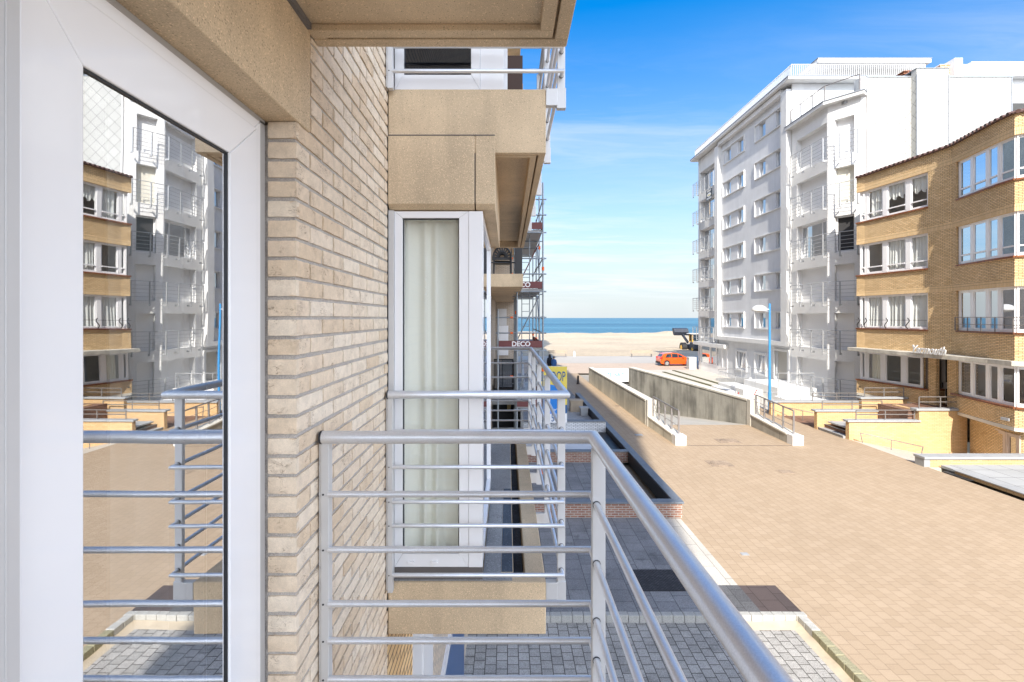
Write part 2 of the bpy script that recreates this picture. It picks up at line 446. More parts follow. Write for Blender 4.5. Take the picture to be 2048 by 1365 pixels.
def sheet_metal_lines(name, c1, c2, pitch, rough=0.5, bump=0.6, bd=0.01):
    """horizontal slats (roller shutters, louvres)"""
    m, nt, out = newmat(name)
    uv = nd(nt, 'ShaderNodeUVMap')
    sp = nd(nt, 'ShaderNodeSeparateXYZ', {0: uv.outputs[0]})
    d = nd(nt, 'ShaderNodeMath', {0: sp.outputs[1], 1: pitch}, operation='DIVIDE')
    fr = nd(nt, 'ShaderNodeMath', {0: d.outputs[0]}, operation='FRACT')
    f = ramp(nt, fr.outputs[0], [(0.0, 0.0), (0.12, 1.0), (0.9, 0.9), (1.0, 0.0)])
    c = nd(nt, 'ShaderNodeMixRGB', {'Fac': f, 'Color1': c2, 'Color2': c1})
    p = nd(nt, 'ShaderNodeBsdfPrincipled', {'Base Color': c.outputs[0], 'Roughness': rough})
    bn = nd(nt, 'ShaderNodeBump', {'Height': f, 'Strength': bump, 'Distance': bd})
    nt.links.new(bn.outputs[0], p.inputs['Normal'])
    nt.links.new(p.outputs[0], out.inputs[0])
    return m

M = {}
M['cream'] = cream_brick_mat()
M['mortar'] = pm('grey_mortar', (0.46, 0.425, 0.39), 0.9, var=0.2, vs=9, fine=0.2, fs=300, bump=0.5, bs=350, bd=0.003)
M['conc'] = aggregate('washed_concrete', (0.61, 0.475, 0.315), scale=190, dark=0.55, light=1.35, amount=(0.07, 0.12), stain=0.20)
M['conc_dk'] = aggregate('slab_floor', (0.30, 0.30, 0.30), scale=120, stain=0.25)
M['conc_wet'] = aggregate('slab_coating', (0.07, 0.09, 0.12), scale=120, stain=0.5, light=2.2)
M['caulk'] = pm('grey_caulk', (0.14, 0.13, 0.125), 0.7)
M['pvc'] = pm('white_pvc', (0.84, 0.84, 0.85), 0.24, var=0.03, vs=1.5, coat=0.35)
M['gasket'] = pm('black_gasket', (0.02, 0.022, 0.026), 0.5)
M['alu'] = pm('satin_aluminium', (0.72, 0.73, 0.75), 0.42, metal=0.65, var=0.10, vs=9, fine=0.06, fs=420)
M['alu_flat'] = pm('aluminium_paint', (0.60, 0.60, 0.60), 0.45, metal=0.25, var=0.05, vs=5)
M['steel'] = pm('steel_rail', (0.27, 0.25, 0.24), 0.45, metal=0.5, var=0.1)
M['doorglass'] = glassmat('door_glass', 0.62, (0.88, 0.94, 0.95), wobble=0.30, smudge=0.010)
M['glass'] = glassmat('window_glass', 0.03, (0.96, 0.98, 0.98), fm=0.35)
M['glass_sky'] = glassmat('reflective_glass', 0.50, (0.55, 0.66, 0.75), wobble=0.05)
M['glass_blue'] = glassmat('sky_tinted_glass', 0.66, (0.45, 0.58, 0.70), gcol=(0.62, 0.82, 1.0), wobble=0.05)  # blue sky reflection put into the gloss colour
M['mat'] = brickmat('woven_mat', (0.04, 0.04, 0.046), (0.085, 0.085, 0.095), (0.015, 0.015, 0.017), 0.07, 0.035, 0.008, bump=0.8, bd=0.006)
M['dark'] = pm('dark_room', (0.035, 0.035, 0.038), 0.9)
M['room'] = pm('room_wall', (0.35, 0.33, 0.30), 0.9)
M['curtain'] = fabric('cream_curtain', (0.90, 0.89, 0.80), 0.04)
M['net'] = fabric('white_net', (0.85, 0.85, 0.83), 0.12)
M['ybrick'] = brickmat('yellow_brick', (0.70, 0.48, 0.245), (0.85, 0.62, 0.345), (0.24, 0.16, 0.10), 0.21, 0.0625, 0.008, bump=1.0, bd=0.02, var=0.20, rough=0.75)
M['ysold'] = brickmat('yellow_soldier_brick', (0.74, 0.525, 0.28), (0.80, 0.585, 0.335), (0.26, 0.17, 0.09), 0.0625, 0.26, 0.006, off=0.0, bump=0.6, bd=0.012, var=0.10)
M['ywall'] = brickmat('terrace_yellow_brick', (0.62, 0.405, 0.20), (0.69, 0.47, 0.25), (0.36, 0.25, 0.14), 0.21, 0.0625, 0.006, bump=0.5, bd=0.01, var=0.10)
M['redbrick'] = brickmat('old_red_brick', (0.26, 0.11, 0.075), (0.34, 0.19, 0.13), (0.42, 0.38, 0.34), 0.2, 0.0625, 0.011, var=0.25, vs=3, bump=0.6)
M['wbrick'] = brickmat('white_glazed_brick', (0.74, 0.75, 0.76), (0.66, 0.67, 0.68), (0.10, 0.11, 0.13), 0.2, 0.0625, 0.008, rough=0.35, var=0.08, bump=0.5)
M['backbrick'] = brickmat('far_cream_brick', (0.52, 0.42, 0.32), (0.60, 0.50, 0.38), (0.30, 0.28, 0.26), 0.22, 0.0625, 0.012, bump=0.6)
M['bluestone'] = pm('bluestone', (0.15, 0.17, 0.20), 0.55, var=0.2, vs=4, fine=0.15, fs=60)
M['coping'] = pm('grey_coping', (0.34, 0.35, 0.36), 0.7, var=0.12, vs=3, fine=0.1)
M['paving'] = brickmat('tan_paving', (0.370, 0.278, 0.188), (0.408, 0.311, 0.216), (0.21, 0.148, 0.095), 0.225, 0.21, 0.0038, rot=90, bump=0.35, bd=0.004, var=0.07, vs=0.30, rough=0.8, stains=0.07)
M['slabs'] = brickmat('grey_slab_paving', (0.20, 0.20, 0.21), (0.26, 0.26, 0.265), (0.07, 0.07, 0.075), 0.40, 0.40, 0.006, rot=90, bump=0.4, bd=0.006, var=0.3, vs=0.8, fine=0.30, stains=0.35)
M['palestrip'] = brickmat('pale_slab_strip', (0.46, 0.43, 0.38), (0.52, 0.49, 0.44), (0.25, 0.23, 0.2), 1.0, 0.5, 0.008, rot=90, bump=0.3, bd=0.004, fine=0.2)
M['palepave'] = brickmat('pale_concrete_tiles', (0.36, 0.37, 0.375), (0.41, 0.42, 0.425), (0.13, 0.13, 0.13), 0.8, 0.8, 0.012, off=0.0, bump=0.3, bd=0.004, var=0.12)
M['plaza'] = pm('pale_plaza_concrete', (0.52, 0.48, 0.42), 0.85, var=0.14, vs=0.5, fine=0.08, fs=20)
M['prom'] = pm('promenade_concrete', (0.42, 0.39, 0.35), 0.85, var=0.06, vs=0.2, fine=0.05, fs=8)
M['promtan'] = brickmat('promenade_tan', (0.47, 0.37, 0.29), (0.52, 0.42, 0.33), (0.36, 0.28, 0.22), 0.4, 0.2, 0.008, bump=0.2, var=0.08, vs=0.2)
M['brownpave'] = brickmat('brown_paving', (0.20, 0.11, 0.075), (0.26, 0.15, 0.105), (0.10, 0.06, 0.045), 0.22, 0.11, 0.006, bump=0.4, bd=0.004)
M['rampconc'] = pm('ramp_concrete', (0.42, 0.40, 0.36), 0.85, var=0.15, vs=1.2, fine=0.1, fs=30)
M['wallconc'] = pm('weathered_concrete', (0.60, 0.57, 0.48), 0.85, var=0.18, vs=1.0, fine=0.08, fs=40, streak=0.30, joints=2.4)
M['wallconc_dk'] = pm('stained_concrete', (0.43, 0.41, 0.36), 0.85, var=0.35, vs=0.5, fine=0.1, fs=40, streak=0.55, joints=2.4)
M['capconc'] = pm('pale_cap_concrete', (0.62, 0.59, 0.52), 0.8, var=0.12, vs=2, fine=0.06)
M['kerb'] = aggregate('concrete_kerb', (0.42, 0.41, 0.38), scale=90, stain=0.3)
M['kerbmoss'] = aggregate('mossy_kerb', (0.27, 0.25, 0.16), scale=60, stain=0.45)
M['wrender'] = pm('white_render', (0.70, 0.70, 0.695), 0.75, var=0.06, vs=0.8, streak=0.12, bump=0.25, bs=30, bd=0.01)
M['grender'] = pm('grey_render', (0.67, 0.685, 0.71), 0.8, var=0.06, streak=0.10, vs=0.8, bump=0.4, bs=14, bd=0.02)
M['wbrickpaint'] = brickmat('painted_brick', (0.77, 0.77, 0.765), (0.80, 0.80, 0.795), (0.62, 0.62, 0.615), 0.22, 0.0625, 0.008, bump=0.5, bd=0.008, var=0.06)
M['shingle'] = brickmat('white_diamond_shingle', (0.40, 0.40, 0.38), (0.44, 0.44, 0.42), (0.24, 0.24, 0.235), 0.5, 0.5, 0.016, off=0.0, rot=45, bump=0.5, bd=0.02, var=0.07, vs=0.8, rough=0.6, fine=0.03)
M['blockrail'] = pm('grey_balcony_rail', (0.42, 0.43, 0.44), 0.45, metal=0.3)
M['pent'] = pm('cream_penthouse', (0.46, 0.44, 0.40), 0.8)
M['shutter'] = sheet_metal_lines('white_roller_shutter', (0.82, 0.82, 0.82), (0.55, 0.55, 0.56), 0.055)
M['shutter_b'] = sheet_metal_lines('beige_roller_shutter', (0.68, 0.65, 0.56), (0.42, 0.40, 0.36), 0.055)
M['wood'] = sheet_metal_lines('brown_slats', (0.50, 0.28, 0.12), (0.16, 0.08, 0.04), 0.16)
M['zinc'] = pm('zinc_flashing', (0.30, 0.32, 0.35), 0.45, metal=0.5)
M['sill'] = brickmat('brown_tile_sill', (0.22, 0.075, 0.03), (0.30, 0.11, 0.045), (0.06, 0.03, 0.02), 0.22, 0.3, 0.012, off=0.0, rough=0.4, bump=0.5)
M['rooftile'] = pm('dark_roof_tile', (0.10, 0.052, 0.042), 0.45, var=0.3, vs=3)
M['lintelconc'] = pm('stained_lintel', (0.55, 0.52, 0.45), 0.85, var=0.35, vs=2.2, fine=0.15, streak=0.2)
M['granite'] = aggregate('porch_granite', (0.20, 0.17, 0.15), scale=30, stain=0.3)
M['whitepaint'] = pm('white_paint', (0.66, 0.66, 0.655), 0.45, var=0.03)
M['bluepaint'] = pm('blue_lamp_paint', (0.05, 0.26, 0.56), 0.4, var=0.08)
M['blackpl'] = pm('black_plastic', (0.012, 0.012, 0.014), 0.4)
M['smoke'] = glassmat('smoked_glass', 0.20, (0.10, 0.085, 0.07))
M['scaf'] = pm('galvanised_tube', (0.30, 0.34, 0.38), 0.45, metal=0.6, var=0.15)
M['scafdeck'] = pm('galvanised_deck', (0.42, 0.43, 0.44), 0.5, metal=0.4, var=0.2)
M['toeboard'] = pm('dark_red_board', (0.15, 0.045, 0.045), 0.6, var=0.2)
M['orange'] = pm('orange_clip', (0.85, 0.14, 0.02), 0.5)
M['signy'] = pm('sign_yellow', (0.75, 0.60, 0.10), 0.5, var=0.04)
M['signw'] = pm('sign_white', (0.78, 0.78, 0.78), 0.5, var=0.03)
M['signb'] = pm('sign_blue', (0.012, 0.20, 0.62), 0.5, var=0.04)
M['signdk'] = pm('sign_dark_blue', (0.02, 0.10, 0.26), 0.5)
M['rubber'] = pm('rubber', (0.018, 0.018, 0.02), 0.7)
M['carpaint'] = pm('orange_car_paint', (0.75, 0.095, 0.008), 0.25, coat=0.6, var=0.02)
M['carglass'] = pm('car_glass', (0.02, 0.03, 0.04), 0.05, spec=0.9)
M['rim'] = pm('wheel_rim', (0.45, 0.45, 0.46), 0.35, metal=0.7)
M['redlamp'] = pm('red_lamp', (0.5, 0.02, 0.02), 0.25)
M['yellowmach'] = pm('machine_yellow', (0.65, 0.36, 0.04), 0.45, var=0.12)
M['bucket'] = pm('dark_bucket', (0.03, 0.035, 0.05), 0.5, var=0.3)
M['timber'] = pm('bench_timber', (0.42, 0.34, 0.25), 0.8, var=0.2)
M['skin'] = pm('skin', (0.55, 0.33, 0.24), 0.6)
M['hair'] = pm('grey_hair', (0.12, 0.10, 0.09), 0.8)
M['coatdk'] = pm('black_coat', (0.012, 0.012, 0.018), 0.85)
M['coatbl'] = pm('blue_jacket', (0.03, 0.10, 0.28), 0.85)
M['trouser'] = pm('dark_blue_trousers', (0.02, 0.035, 0.10), 0.9)
M['manhole'] = aggregate('manhole_cover', (0.33, 0.25, 0.18), scale=25, stain=0.4)
M['hedge'] = pm('mossy_gutter', (0.10, 0.10, 0.04), 0.95, var=0.5, vs=5, bump=1.0, bs=12, bd=0.05)
M['louvre'] = pm('dark_louvre', (0.05, 0.052, 0.057), 0.4, metal=0.4)
M['brass'] = pm('warm_lamp_shade', (0.5, 0.36, 0.16), 0.6)
# ================================================================== SETTING
M['cobble'] = brickmat('grey_cobbles', (0.34, 0.325, 0.30), (0.42, 0.40, 0.37), (0.10, 0.09, 0.08), 0.185, 0.178, 0.007, rot=90, bump=0.9, bd=0.012, var=0.3, vs=1.2, fine=0.25, stains=0.3)
M['sand'] = pm('beach_sand', (0.44, 0.355, 0.25), 0.95, var=0.22, vs=0.06, bump=0.6, bs=0.7, bd=0.7, fine=0.07, fs=1.6)
M['sanddirt'] = pm('blown_sand', (0.50, 0.42, 0.31), 0.95, var=0.15, vs=3, bump=0.5, bs=9, bd=0.02)
M['ground'] = pm('bare_ground', (0.30, 0.28, 0.25), 0.95, var=0.2, vs=0.3)

def sheet(mb, x0, x1, y0, y1, z):
    mb.face([(x0,y0,z),(x1,y0,z),(x1,y1,z),(x0,y1,z)])

# ground base: one large sheet under everything, with the sunken garage ramp and courtyard left open
g = MB()
for (x0,x1,y0,y1) in ((-400,7.0,-120,68),(7.0,12.4,-120,24.0),(12.4,15.2,-120,68),(15.2,23,-120,17.4),(15.2,23,21.6,68),(23,400,-120,68),(7.0,12.4,40.2,68)):
    sheet(g, x0,x1,y0,y1,-0.16)
structure('ground', g, M['ground'])
g = MB()
RW = lambda y: 12.1 - 0.125*(y-24.4)          # left face of the right-hand ramp wall
sheet(g, 4.65, 15.2, 8.86, 24.4, 0.0)
sheet(g, 5.40, 15.2, -40, 8.86, 0.0)
g.face([(4.65,24.4,0),(7.0,24.4,0),(6.8,40.0,0),(6.8,47,0),(4.65,47,0)])
g.face([(12.5,24.4,0),(15.2,24.4,0),(15.2,30.0,0),(11.8,30.0,0)])
structure('street_paving', g, M['paving'])
g = MB()
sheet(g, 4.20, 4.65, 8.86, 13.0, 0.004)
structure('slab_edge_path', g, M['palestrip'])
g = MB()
sheet(g, 4.655, 5.40, 8.862, 9.75, 0.004)  # brown brick strip with the patch of shade painted into its colour
structure('shade_painted_brick', g, brickmat('brown_brick_painted_shade', (0.075,0.058,0.055), (0.10,0.075,0.07), (0.03,0.02,0.018), 0.44, 0.37, 0.006, rot=90, bump=0.3, bd=0.004))
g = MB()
sheet(g, 3.9, 4.653, 8.862, 9.75, 0.008)  # slabs darkened in colour to carry on the same shade patch
structure('shade_painted_slabs', g, brickmat('slabs_painted_shade', (0.09,0.09,0.095), (0.12,0.12,0.125), (0.04,0.04,0.04), 0.4, 0.4, 0.006, rot=90, bump=0.3, bd=0.004, fine=0.3))
g = MB()
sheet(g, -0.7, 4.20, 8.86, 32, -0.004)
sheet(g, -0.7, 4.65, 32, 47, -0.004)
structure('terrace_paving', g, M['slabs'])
g = MB()
sheet(g, -0.75, 5.24, -2, 8.735, -0.11)
structure('cobbled_yard', g, M['cobble'])
g = MB()
def sandfn(u, v):
    x = 3.6 + u*1.64; y = 8.735 - v*0.22
    h = 0.045*(1-v)**1.5*(0.6+0.5*mnoise.noise(Vector((x*3,y*5,1)))) * min(1, u*6)
    return (x, y, -0.108 + max(0.0, h) - 0.004*(v>0.99))
g.grid(sandfn, 40, 6)
def sandfn2(u, v):
    y = 8.73 - u*2.2; x = 5.24 - v*0.18
    h = 0.05*(1-v)**1.5*(0.5+0.6*mnoise.noise(Vector((x*3,y*4,4))))*(1-u)
    return (x, y, -0.107 + max(0.0, h) - 0.004*(v>0.99))
g.grid(sandfn2, 40, 5)
o = g.build('blown_sand', M['sanddirt']); tag(o, 'pale blown sand drifted along the kerb stones', 'sand', kind='stuff')
# plaza between the garage ramp and the white block
g = MB()
g.face([(11.8,30.0,0.002),(15.2,30.0,0.002),(15.2,24.4,0.002),(21.5,24.4,0.002),(21.5,50.0,0.002),(9.9,50.0,0.002),(9.9,41,0.002),(10.75,40.0,0.002)])
structure('plaza_paving', g, M['plaza'])
g = MB()
sheet(g, -60, 120, 47, 57.5, -0.008)
structure('promenade_road', g, M['promtan'])
g = MB()
sheet(g, -60, 120, 57.5, 68, -0.002)
structure('promenade', g, M['prom'])
# garage ramp
g = MB()
g.face([(7.3,24.4,0.0),(12.4,24.4,0.0),(12.4,40.2,-2.2),(7.0,40.2,-2.2)])
structure('garage_ramp', g, M['rampconc'])
# beach and sea
g = MB()
def beachfn(u, v):
    x = -260 + u*620; y = 68 + v*112
    n = mnoise.noise(Vector((x*0.045, y*0.06, 0)))*0.35 + mnoise.noise(Vector((x*0.15, y*0.2, 3)))*0.14
    z = -0.02 + n*min(1, (y-68)/8)*0.6 - 0.35*v
    if v > 0.5: z += 1.0*math.exp(-((v-0.88)/0.08)**2)*(0.5+mnoise.noise(Vector((x*0.08, 5, 0)))+0.6*mnoise.noise(Vector((x*0.3, 9, 0))))
    # low bank in front of the white block
    b = max(0, 1-abs(y-86)/5.0)*max(0, min(1, (x-26)/4))*max(0, min(1, (60-x)/10))
    return (x, y, z + b*0.5*(0.7+0.5*mnoise.noise(Vector((x*0.4, y*0.3, 7)))) - (1.2 if v > 0.995 else 0))
g.grid(beachfn, 260, 70)
structure('beach', g, M['sand'])
m, nt, out = newmat('sea_water')
tc = nd(nt, 'ShaderNodeTexCoord')
mpn = nd(nt, 'ShaderNodeMapping', {0: tc.outputs['Object'], 'Scale': (0.05, 0.22, 1)})
n1 = nd(nt, 'ShaderNodeTexNoise', {'Vector': mpn.outputs[0], 'Scale': 1.0, 'Detail': 8.0, 'Roughness': 0.6})
mp2 = nd(nt, 'ShaderNodeMapping', {0: tc.outputs['Object'], 'Scale': (0.002, 0.012, 1)})
n2 = nd(nt, 'ShaderNodeTexNoise', {'Vector': mp2.outputs[0], 'Scale': 1.0, 'Detail': 4.0})
sx = nd(nt, 'ShaderNodeSeparateXYZ', {0: tc.outputs['Object']})
mp3 = nd(nt, 'ShaderNodeMapping', {0: tc.outputs['Object'], 'Scale': (0.02, 0.11, 1)})
n3 = nd(nt, 'ShaderNodeTexNoise', {'Vector': mp3.outputs[0], 'Scale': 1.0, 'Detail': 6.0, 'Roughness': 0.7})
near = nd(nt, 'ShaderNodeMapRange', {0: sx.outputs[1], 1: 172.0, 2: 235.0, 3: 0.62, 4: 0.30})
foam = nd(nt, 'ShaderNodeMath', {0: n3.outputs[0], 1: near.outputs[0]}, operation='MULTIPLY')
ff = ramp(nt, foam.outputs[0], [(0.305, 0.0), (0.345, 1.0)])
wc = ramp(nt, n2.outputs[0], [(0.3, (0.016, 0.085, 0.138)), (0.52, (0.034, 0.13, 0.19)), (0.70, (0.08, 0.20, 0.265))])
fc = nd(nt, 'ShaderNodeMixRGB', {'Fac': ff, 'Color1': wc, 'Color2': (0.70, 0.72, 0.72)})
p = nd(nt, 'ShaderNodeBsdfPrincipled', {'Base Color': fc.outputs[0], 'Roughness': 0.35, 'Specular IOR Level': 0.22})
bn = nd(nt, 'ShaderNodeBump', {'Height': n1.outputs[0], 'Strength': 1.0, 'Distance': 1.6})
nt.links.new(bn.outputs[0], p.inputs['Normal']); nt.links.new(p.outputs[0], out.inputs[0])
M['sea'] = m
g = MB()
sheet(g, -9000, 9000, 168, 12000, -0.62)
structure('sea', g, M['sea'])

# ================================================================== OWN APARTMENT BUILDING
XW = -0.667
XD = -0.754
bld = thing('apartment_building', 'cream brick apartment building with concrete balcony slabs and aluminium railings nearest the viewer', 'apartment building', (-4, 4, 0))

# --- bricks of the wall beside the balcony door, modelled one by one
def brick_patch(mb, fn, nu, nv, depth):
    """fn(u,v,d) -> point; front face grid plus four side strips pushed back by depth"""
    vs = [fn(i/nu, j/nv, 0.0) for j in range(nv+1) for i in range(nu+1)]
    mb.raw(vs, [(j*(nu+1)+i, j*(nu+1)+i+1, (j+1)*(nu+1)+i+1, (j+1)*(nu+1)+i) for j in range(nv) for i in range(nu)], True)
    rim = [(i/nu, 0.0) for i in range(nu)] + [(1.0, j/nv) for j in range(nv)] + [(1-i/nu, 1.0) for i in range(nu)] + [(0.0, 1-j/nv) for j in range(nv)]
    n = len(rim)
    mb.raw([fn(u, v, 0.0) for u, v in rim] + [fn(u, v, depth) for u, v in rim], [(i, n+i, n+(i+1)%n, (i+1)%n) for i in range(n)])

wall = MB()
PITCH, JT, LEN = 0.0625, 0.0130, 0.220
Y0, Y1 = 1.529, 2.692
rng = random.Random(3)
k0, k1 = -46, 24
for k in range(k0, k1):
    zb = H + k*PITCH + JT/2 + rng.uniform(-0.0015, 0.0015)
    zt = H + (k+1)*PITCH - JT/2 + rng.uniform(-0.0015, 0.0015)
    first = LEN/2 if k % 2 == 0 else LEN
    y = Y0
    segs = []
    e = Y0 + first
    while y < Y1 - 0.02:
        segs.append((y, min(e, Y1)))
        y = e; e += LEN
    for si, (a, b) in enumerate(segs):
        if zb > H+0.60 and a < 1.63:
            a = 1.640
            if b - a < 0.03: continue
        ya = a if si == 0 and a == Y0 else a + 0.0065
        yb = b - 0.0065 if b < Y1 else b
        sd = rng.random()*100; tilt = rng.uniform(-0.0012, 0.0012); prj = rng.uniform(-0.0012, 0.0012)
        wall.r = rng.random()
        def fn(u, v, d, ya=ya, yb=yb, zb=zb, zt=zt, sd=sd, tilt=tilt, prj=prj, corner=(si==0 and a==Y0)):
            yy = ya + (yb-ya)*u; zz = zb + (zt-zb)*v
            nz = mnoise.noise(Vector((yy*22, zz*40, sd)))
            n2 = mnoise.noise(Vector((yy*60, zz*80, sd+9)))
            eu = min(u, 1-u)*(yb-ya); ev = min(v, 1-v)*(zt-zb)
            edge = 0.0
            if eu < 0.004 and not (corner and u < 0.5): edge -= 0.0012
            if ev < 0.004: edge -= 0.0012
            wob = 0.0016*mnoise.noise(Vector((yy*35, sd, 2.0)))
            if v < 0.01 or v > 0.99: zz += wob
            return (XW + prj + tilt*(u-0.5)*2 + nz*0.0018 + n2*0.0012 + edge - d, yy, zz)
        brick_patch(wall, fn, 9, 4, 0.02)
    if zb < H+0.58:
        wall.r = rng.random(); sd = rng.random()*100
        def fr(u, v, d, zb=zb, zt=zt, sd=sd):
            xx = -0.757 + (XW+0.757)*u; zz = zb + (zt-zb)*v
            nz = mnoise.noise(Vector((xx*30, zz*40, sd)))
            ed = 0.002 if min(v,1-v) < 0.05 else 0
            wob = 0.0018*mnoise.noise(Vector((xx*45, sd, 2.0)))
            if v < 0.01 or v > 0.99: zz += wob
            return (xx, Y0 - 0.002 + nz*0.0022 + ed + d, zz)
        brick_patch(wall, fr, 5, 4, 0.02)
# mortar bed
wall.cur = 1
wall.box(-1.6, XW-0.0075, Y0+0.007, Y1+0.02, H-3.0, H+0.612)
wall.box(-1.6, XW-0.0075, 1.640, Y1+0.02, H+0.612, H+1.6)
wall.build('brick_wall', [M['cream'], M['mortar']], bld, rnd=True)

# --- rest of the facade, rooms and mass of the building
w = MB()
w.box(-9, -2.5, -19.5, 13.9, -0.15, 33.0); w.box(-9, -2.5, -64, -19.51, -0.15, 22.8)                         # back of the rooms
w.box(-2.5, -0.69, -64, -19.51, -0.15, 22.8); w.box(-2.5, -0.69, -19.5, -0.30, -0.15, 33.0)                      # behind the viewer
w.box(-2.5, -0.69, -0.30, Y0+0.006, -0.15, H-1.55)               # under the door
w.box(-2.5, -0.69, -0.30, 1.62, H+1.30, 33.0)
w.box(-2.5, -0.69, Y0+0.008, Y1+0.018, -0.15, H-3.01)
w.box(-2.5, -0.69, 1.63, Y1+0.018, H+1.61, 33.0)
w.box(-2.5, -0.69, Y1+0.021, 4.10, -0.15, 0.3)
w.box(-2.5, -0.69, Y1+0.021, 6.40, H+3.3, 33.0)
w.box(-2.5, -0.69, 4.20, 13.9, -0.15, H-1.80)
w.box(-2.5, -0.69, 4.20, 13.9, H+1.30, H+3.28)
w.box(-2.5, -0.69, 6.401, 13.9, H+3.29, 33.0)
w.box(-2.5, -0.69, 6.40, 13.9, H-1.79, H+1.29)
w.build('facade', M['backbrick'], bld)
w = MB()
w.box(-9.2, -0.50, -19.5, 14.0, 33.0, 33.25); w.box(-9.2, -0.45, -64.2, -19.51, 22.8, 23.05)
w.build('roof', M['conc'], bld)
w = MB()
w.box(-2.49, -0.70, -0.29, 1.52, H-1.549, H-1.50)                # room floors and ceilings
w.box(-2.49, -0.70, 2.75, 4.18, H-1.75, H-1.40)
w.box(-2.49, -0.70, 2.75, 4.18, H+0.60, H+1.2)
w.box(-2.49, -0.16, 2.78, 4.0, H-1.42, H-1.385)
w.build('room_floor', M['room'], bld)

# --- concrete lintel over the door
w = MB()
w.box(-1.0, XW+0.004, -0.30, 1.630, H+0.622, H+1.60)
w.build('lintel', M['conc'], bld, bevel=0.006)

# --- balcony slab overhead
def soffit_slab(name, x1, y0, y1, zb, zt, rim, groove, depth, side_rims=True, x0=XW+0.002):
    w = MB()
    gw = 0.009; e = 0.0002
    xi, ya, yb = x1-groove, y0+groove, y1-groove
    w.box(x0, x1, yb+e, y1, zb, zt); w.box(x0, x1, y0, ya-e, zb, zt); w.box(xi+e, x1, ya, yb, zb, zt)      # outer lip
    w.box(x0, xi, ya, yb, zb+depth, zt-0.002)                                                         # recessed panel
    w.box(x0, xi-gw, yb-(rim-groove), yb-gw, zb+0.0005, zb+depth-e); w.box(x0, xi-gw, ya+gw, ya+(rim-groove), zb+0.0005, zb+depth-e)
    w.box(x1-rim, xi-gw, ya+(rim-groove)+e, yb-(rim-groove)-e, zb+0.0005, zb+depth-e)
    w.box(x0, x0+0.05, yb-gw-e, yb, zb+0.001, zb+depth-e)
    return w
w = soffit_slab('s', 0.207, -1.7, 1.700, H+0.951, H+1.28, 0.098, 0.045, 0.024)
w.build('balcony_slab', M['conc'], bld, bevel=0.004)
w = MB(); w.box(XW+0.0005, XW+0.018, -1.7, 1.69, H+0.955, H+1.27)
w.build('seal', M['caulk'], bld)

# own balcony floor
w = MB(); w.box(XW+0.002, 0.207, -1.7, 1.70, H-1.78, H-1.49)
w.build('balcony_slab', M['conc'], bld, bevel=0.004)

# --- neighbour's balcony above (fascia, beam and soffit)
w = soffit_slab('s', 0.214, 2.694, 6.36, H+0.918, H+1.274, 0.085, 0.04, 0.075)
w.build('balcony_slab', M['conc'], bld, bevel=0.005)
w = MB()
def chbeam(x0, x1):
    c = 0.028
    zb, zt, ya, yb = H+0.606, H+1.014, 2.690, 4.19
    w.raw([(x0,ya,zb+c),(x1,ya,zb+c),(x1,ya,zt),(x0,ya,zt),(x0,ya+c,zb),(x1,ya+c,zb),(x1,yb,zb),(x0,yb,zb),(x1,yb,zt),(x0,yb,zt)],
          [(0,1,2,3),(4,5,1,0),(7,6,5,4),(3,2,8,9),(1,5,6,8,2),(0,3,9,7,4),(6,7,9,8)])
chbeam(XW+0.002, -0.1845)
chbeam(-0.1775, -0.0685)
w.build('concrete_beam', M['conc'], bld, bevel=0.003)
w = MB(); w.box(XW+0.01, -0.072, 2.698, 4.15, H+0.64, H+1.05); w.box(XW+0.004, -0.07, 2.688, 2.692, H+1.0135, H+1.0185)
w.build('seal', M['caulk'], bld)

# --- neighbour's balcony floor at our level
w = MB()
zt, zb = H-1.472, H-1.762
w.box(XW+0.002, 0.214, 2.69, 2.76, zb, zt)
w.box(XW+0.002, 0.034, 2.7601, 6.36, zb, zt)
w.box(0.100, 0.214, 2.7601, 6.36, zb, zt+0.004)
w.box(0.034, 0.100, 2.7601, 6.36, zb, zt-0.16)
w.build('balcony_slab', M['conc'], bld, bevel=0.006)
w = MB()
w.box(XW+0.01, 0.026, 2.705, 2.78, zt, zt+0.004)
w.box(-0.139, -0.036, 2.78, 4.15, zt, zt+0.007)
w.box(-0.55, 0.030, 4.151, 6.3, zt, zt+0.004)
w.build('floor_screed', M['conc_dk'], bld)
w = MB()
w.box(-0.034, 0.030, 2.80, 4.15, zt, zt+0.005)
w.box(0.036, 0.098, 2.77, 6.3, zt-0.159, zt-0.15)
w.build('floor_coating', M['conc_wet'], bld)

# --- balcony door with mitred frame
XS = XD
def mitred(mb, ya, yb, za, zb, wl, wr, wt, wb, x0, x1, gap=0.0006):
    """frame in the plane X = const: outer ya..yb, za..zb; member widths left (far from wall end), right, top, bottom"""
    ia, ib, ja, jb = ya+wl, yb-wr, za+wb, zb-wt
    quads = [[(ya,za+gap),(ia,ja+gap),(ia,jb-gap),(ya,zb-gap)], [(yb,za+gap),(yb,zb-gap),(ib,jb-gap),(ib,ja+gap)],
             [(ya+gap,zb),(ia+gap,jb),(ib-gap,jb),(yb-gap,zb)], [(ya+gap,za),(yb-gap,za),(ib-gap,ja),(ia+gap,ja)]]
    for q in quads:
        a = sum(q[i][0]*q[(i+1)%4][1]-q[(i+1)%4][0]*q[i][1] for i in range(4))
        if a < 0: q = q[::-1]
        vs = [(x1, y, z) for y, z in q] + [(x0, y, z) for y, z in q]
        mb.raw(vs, [(0,1,2,3),(7,6,5,4)] + [(i, i+4, (i+1)%4+4, (i+1)%4) for i in range(4)])
ZD0, ZD1 = H-1.44, H+0.570
d = MB()
mitred(d, 0.715, 1.497, ZD0-0.04, H+0.606, 0.03, 0.036, 0.032, 0.04, -0.85, XD-0.010)        # fixed outer frame
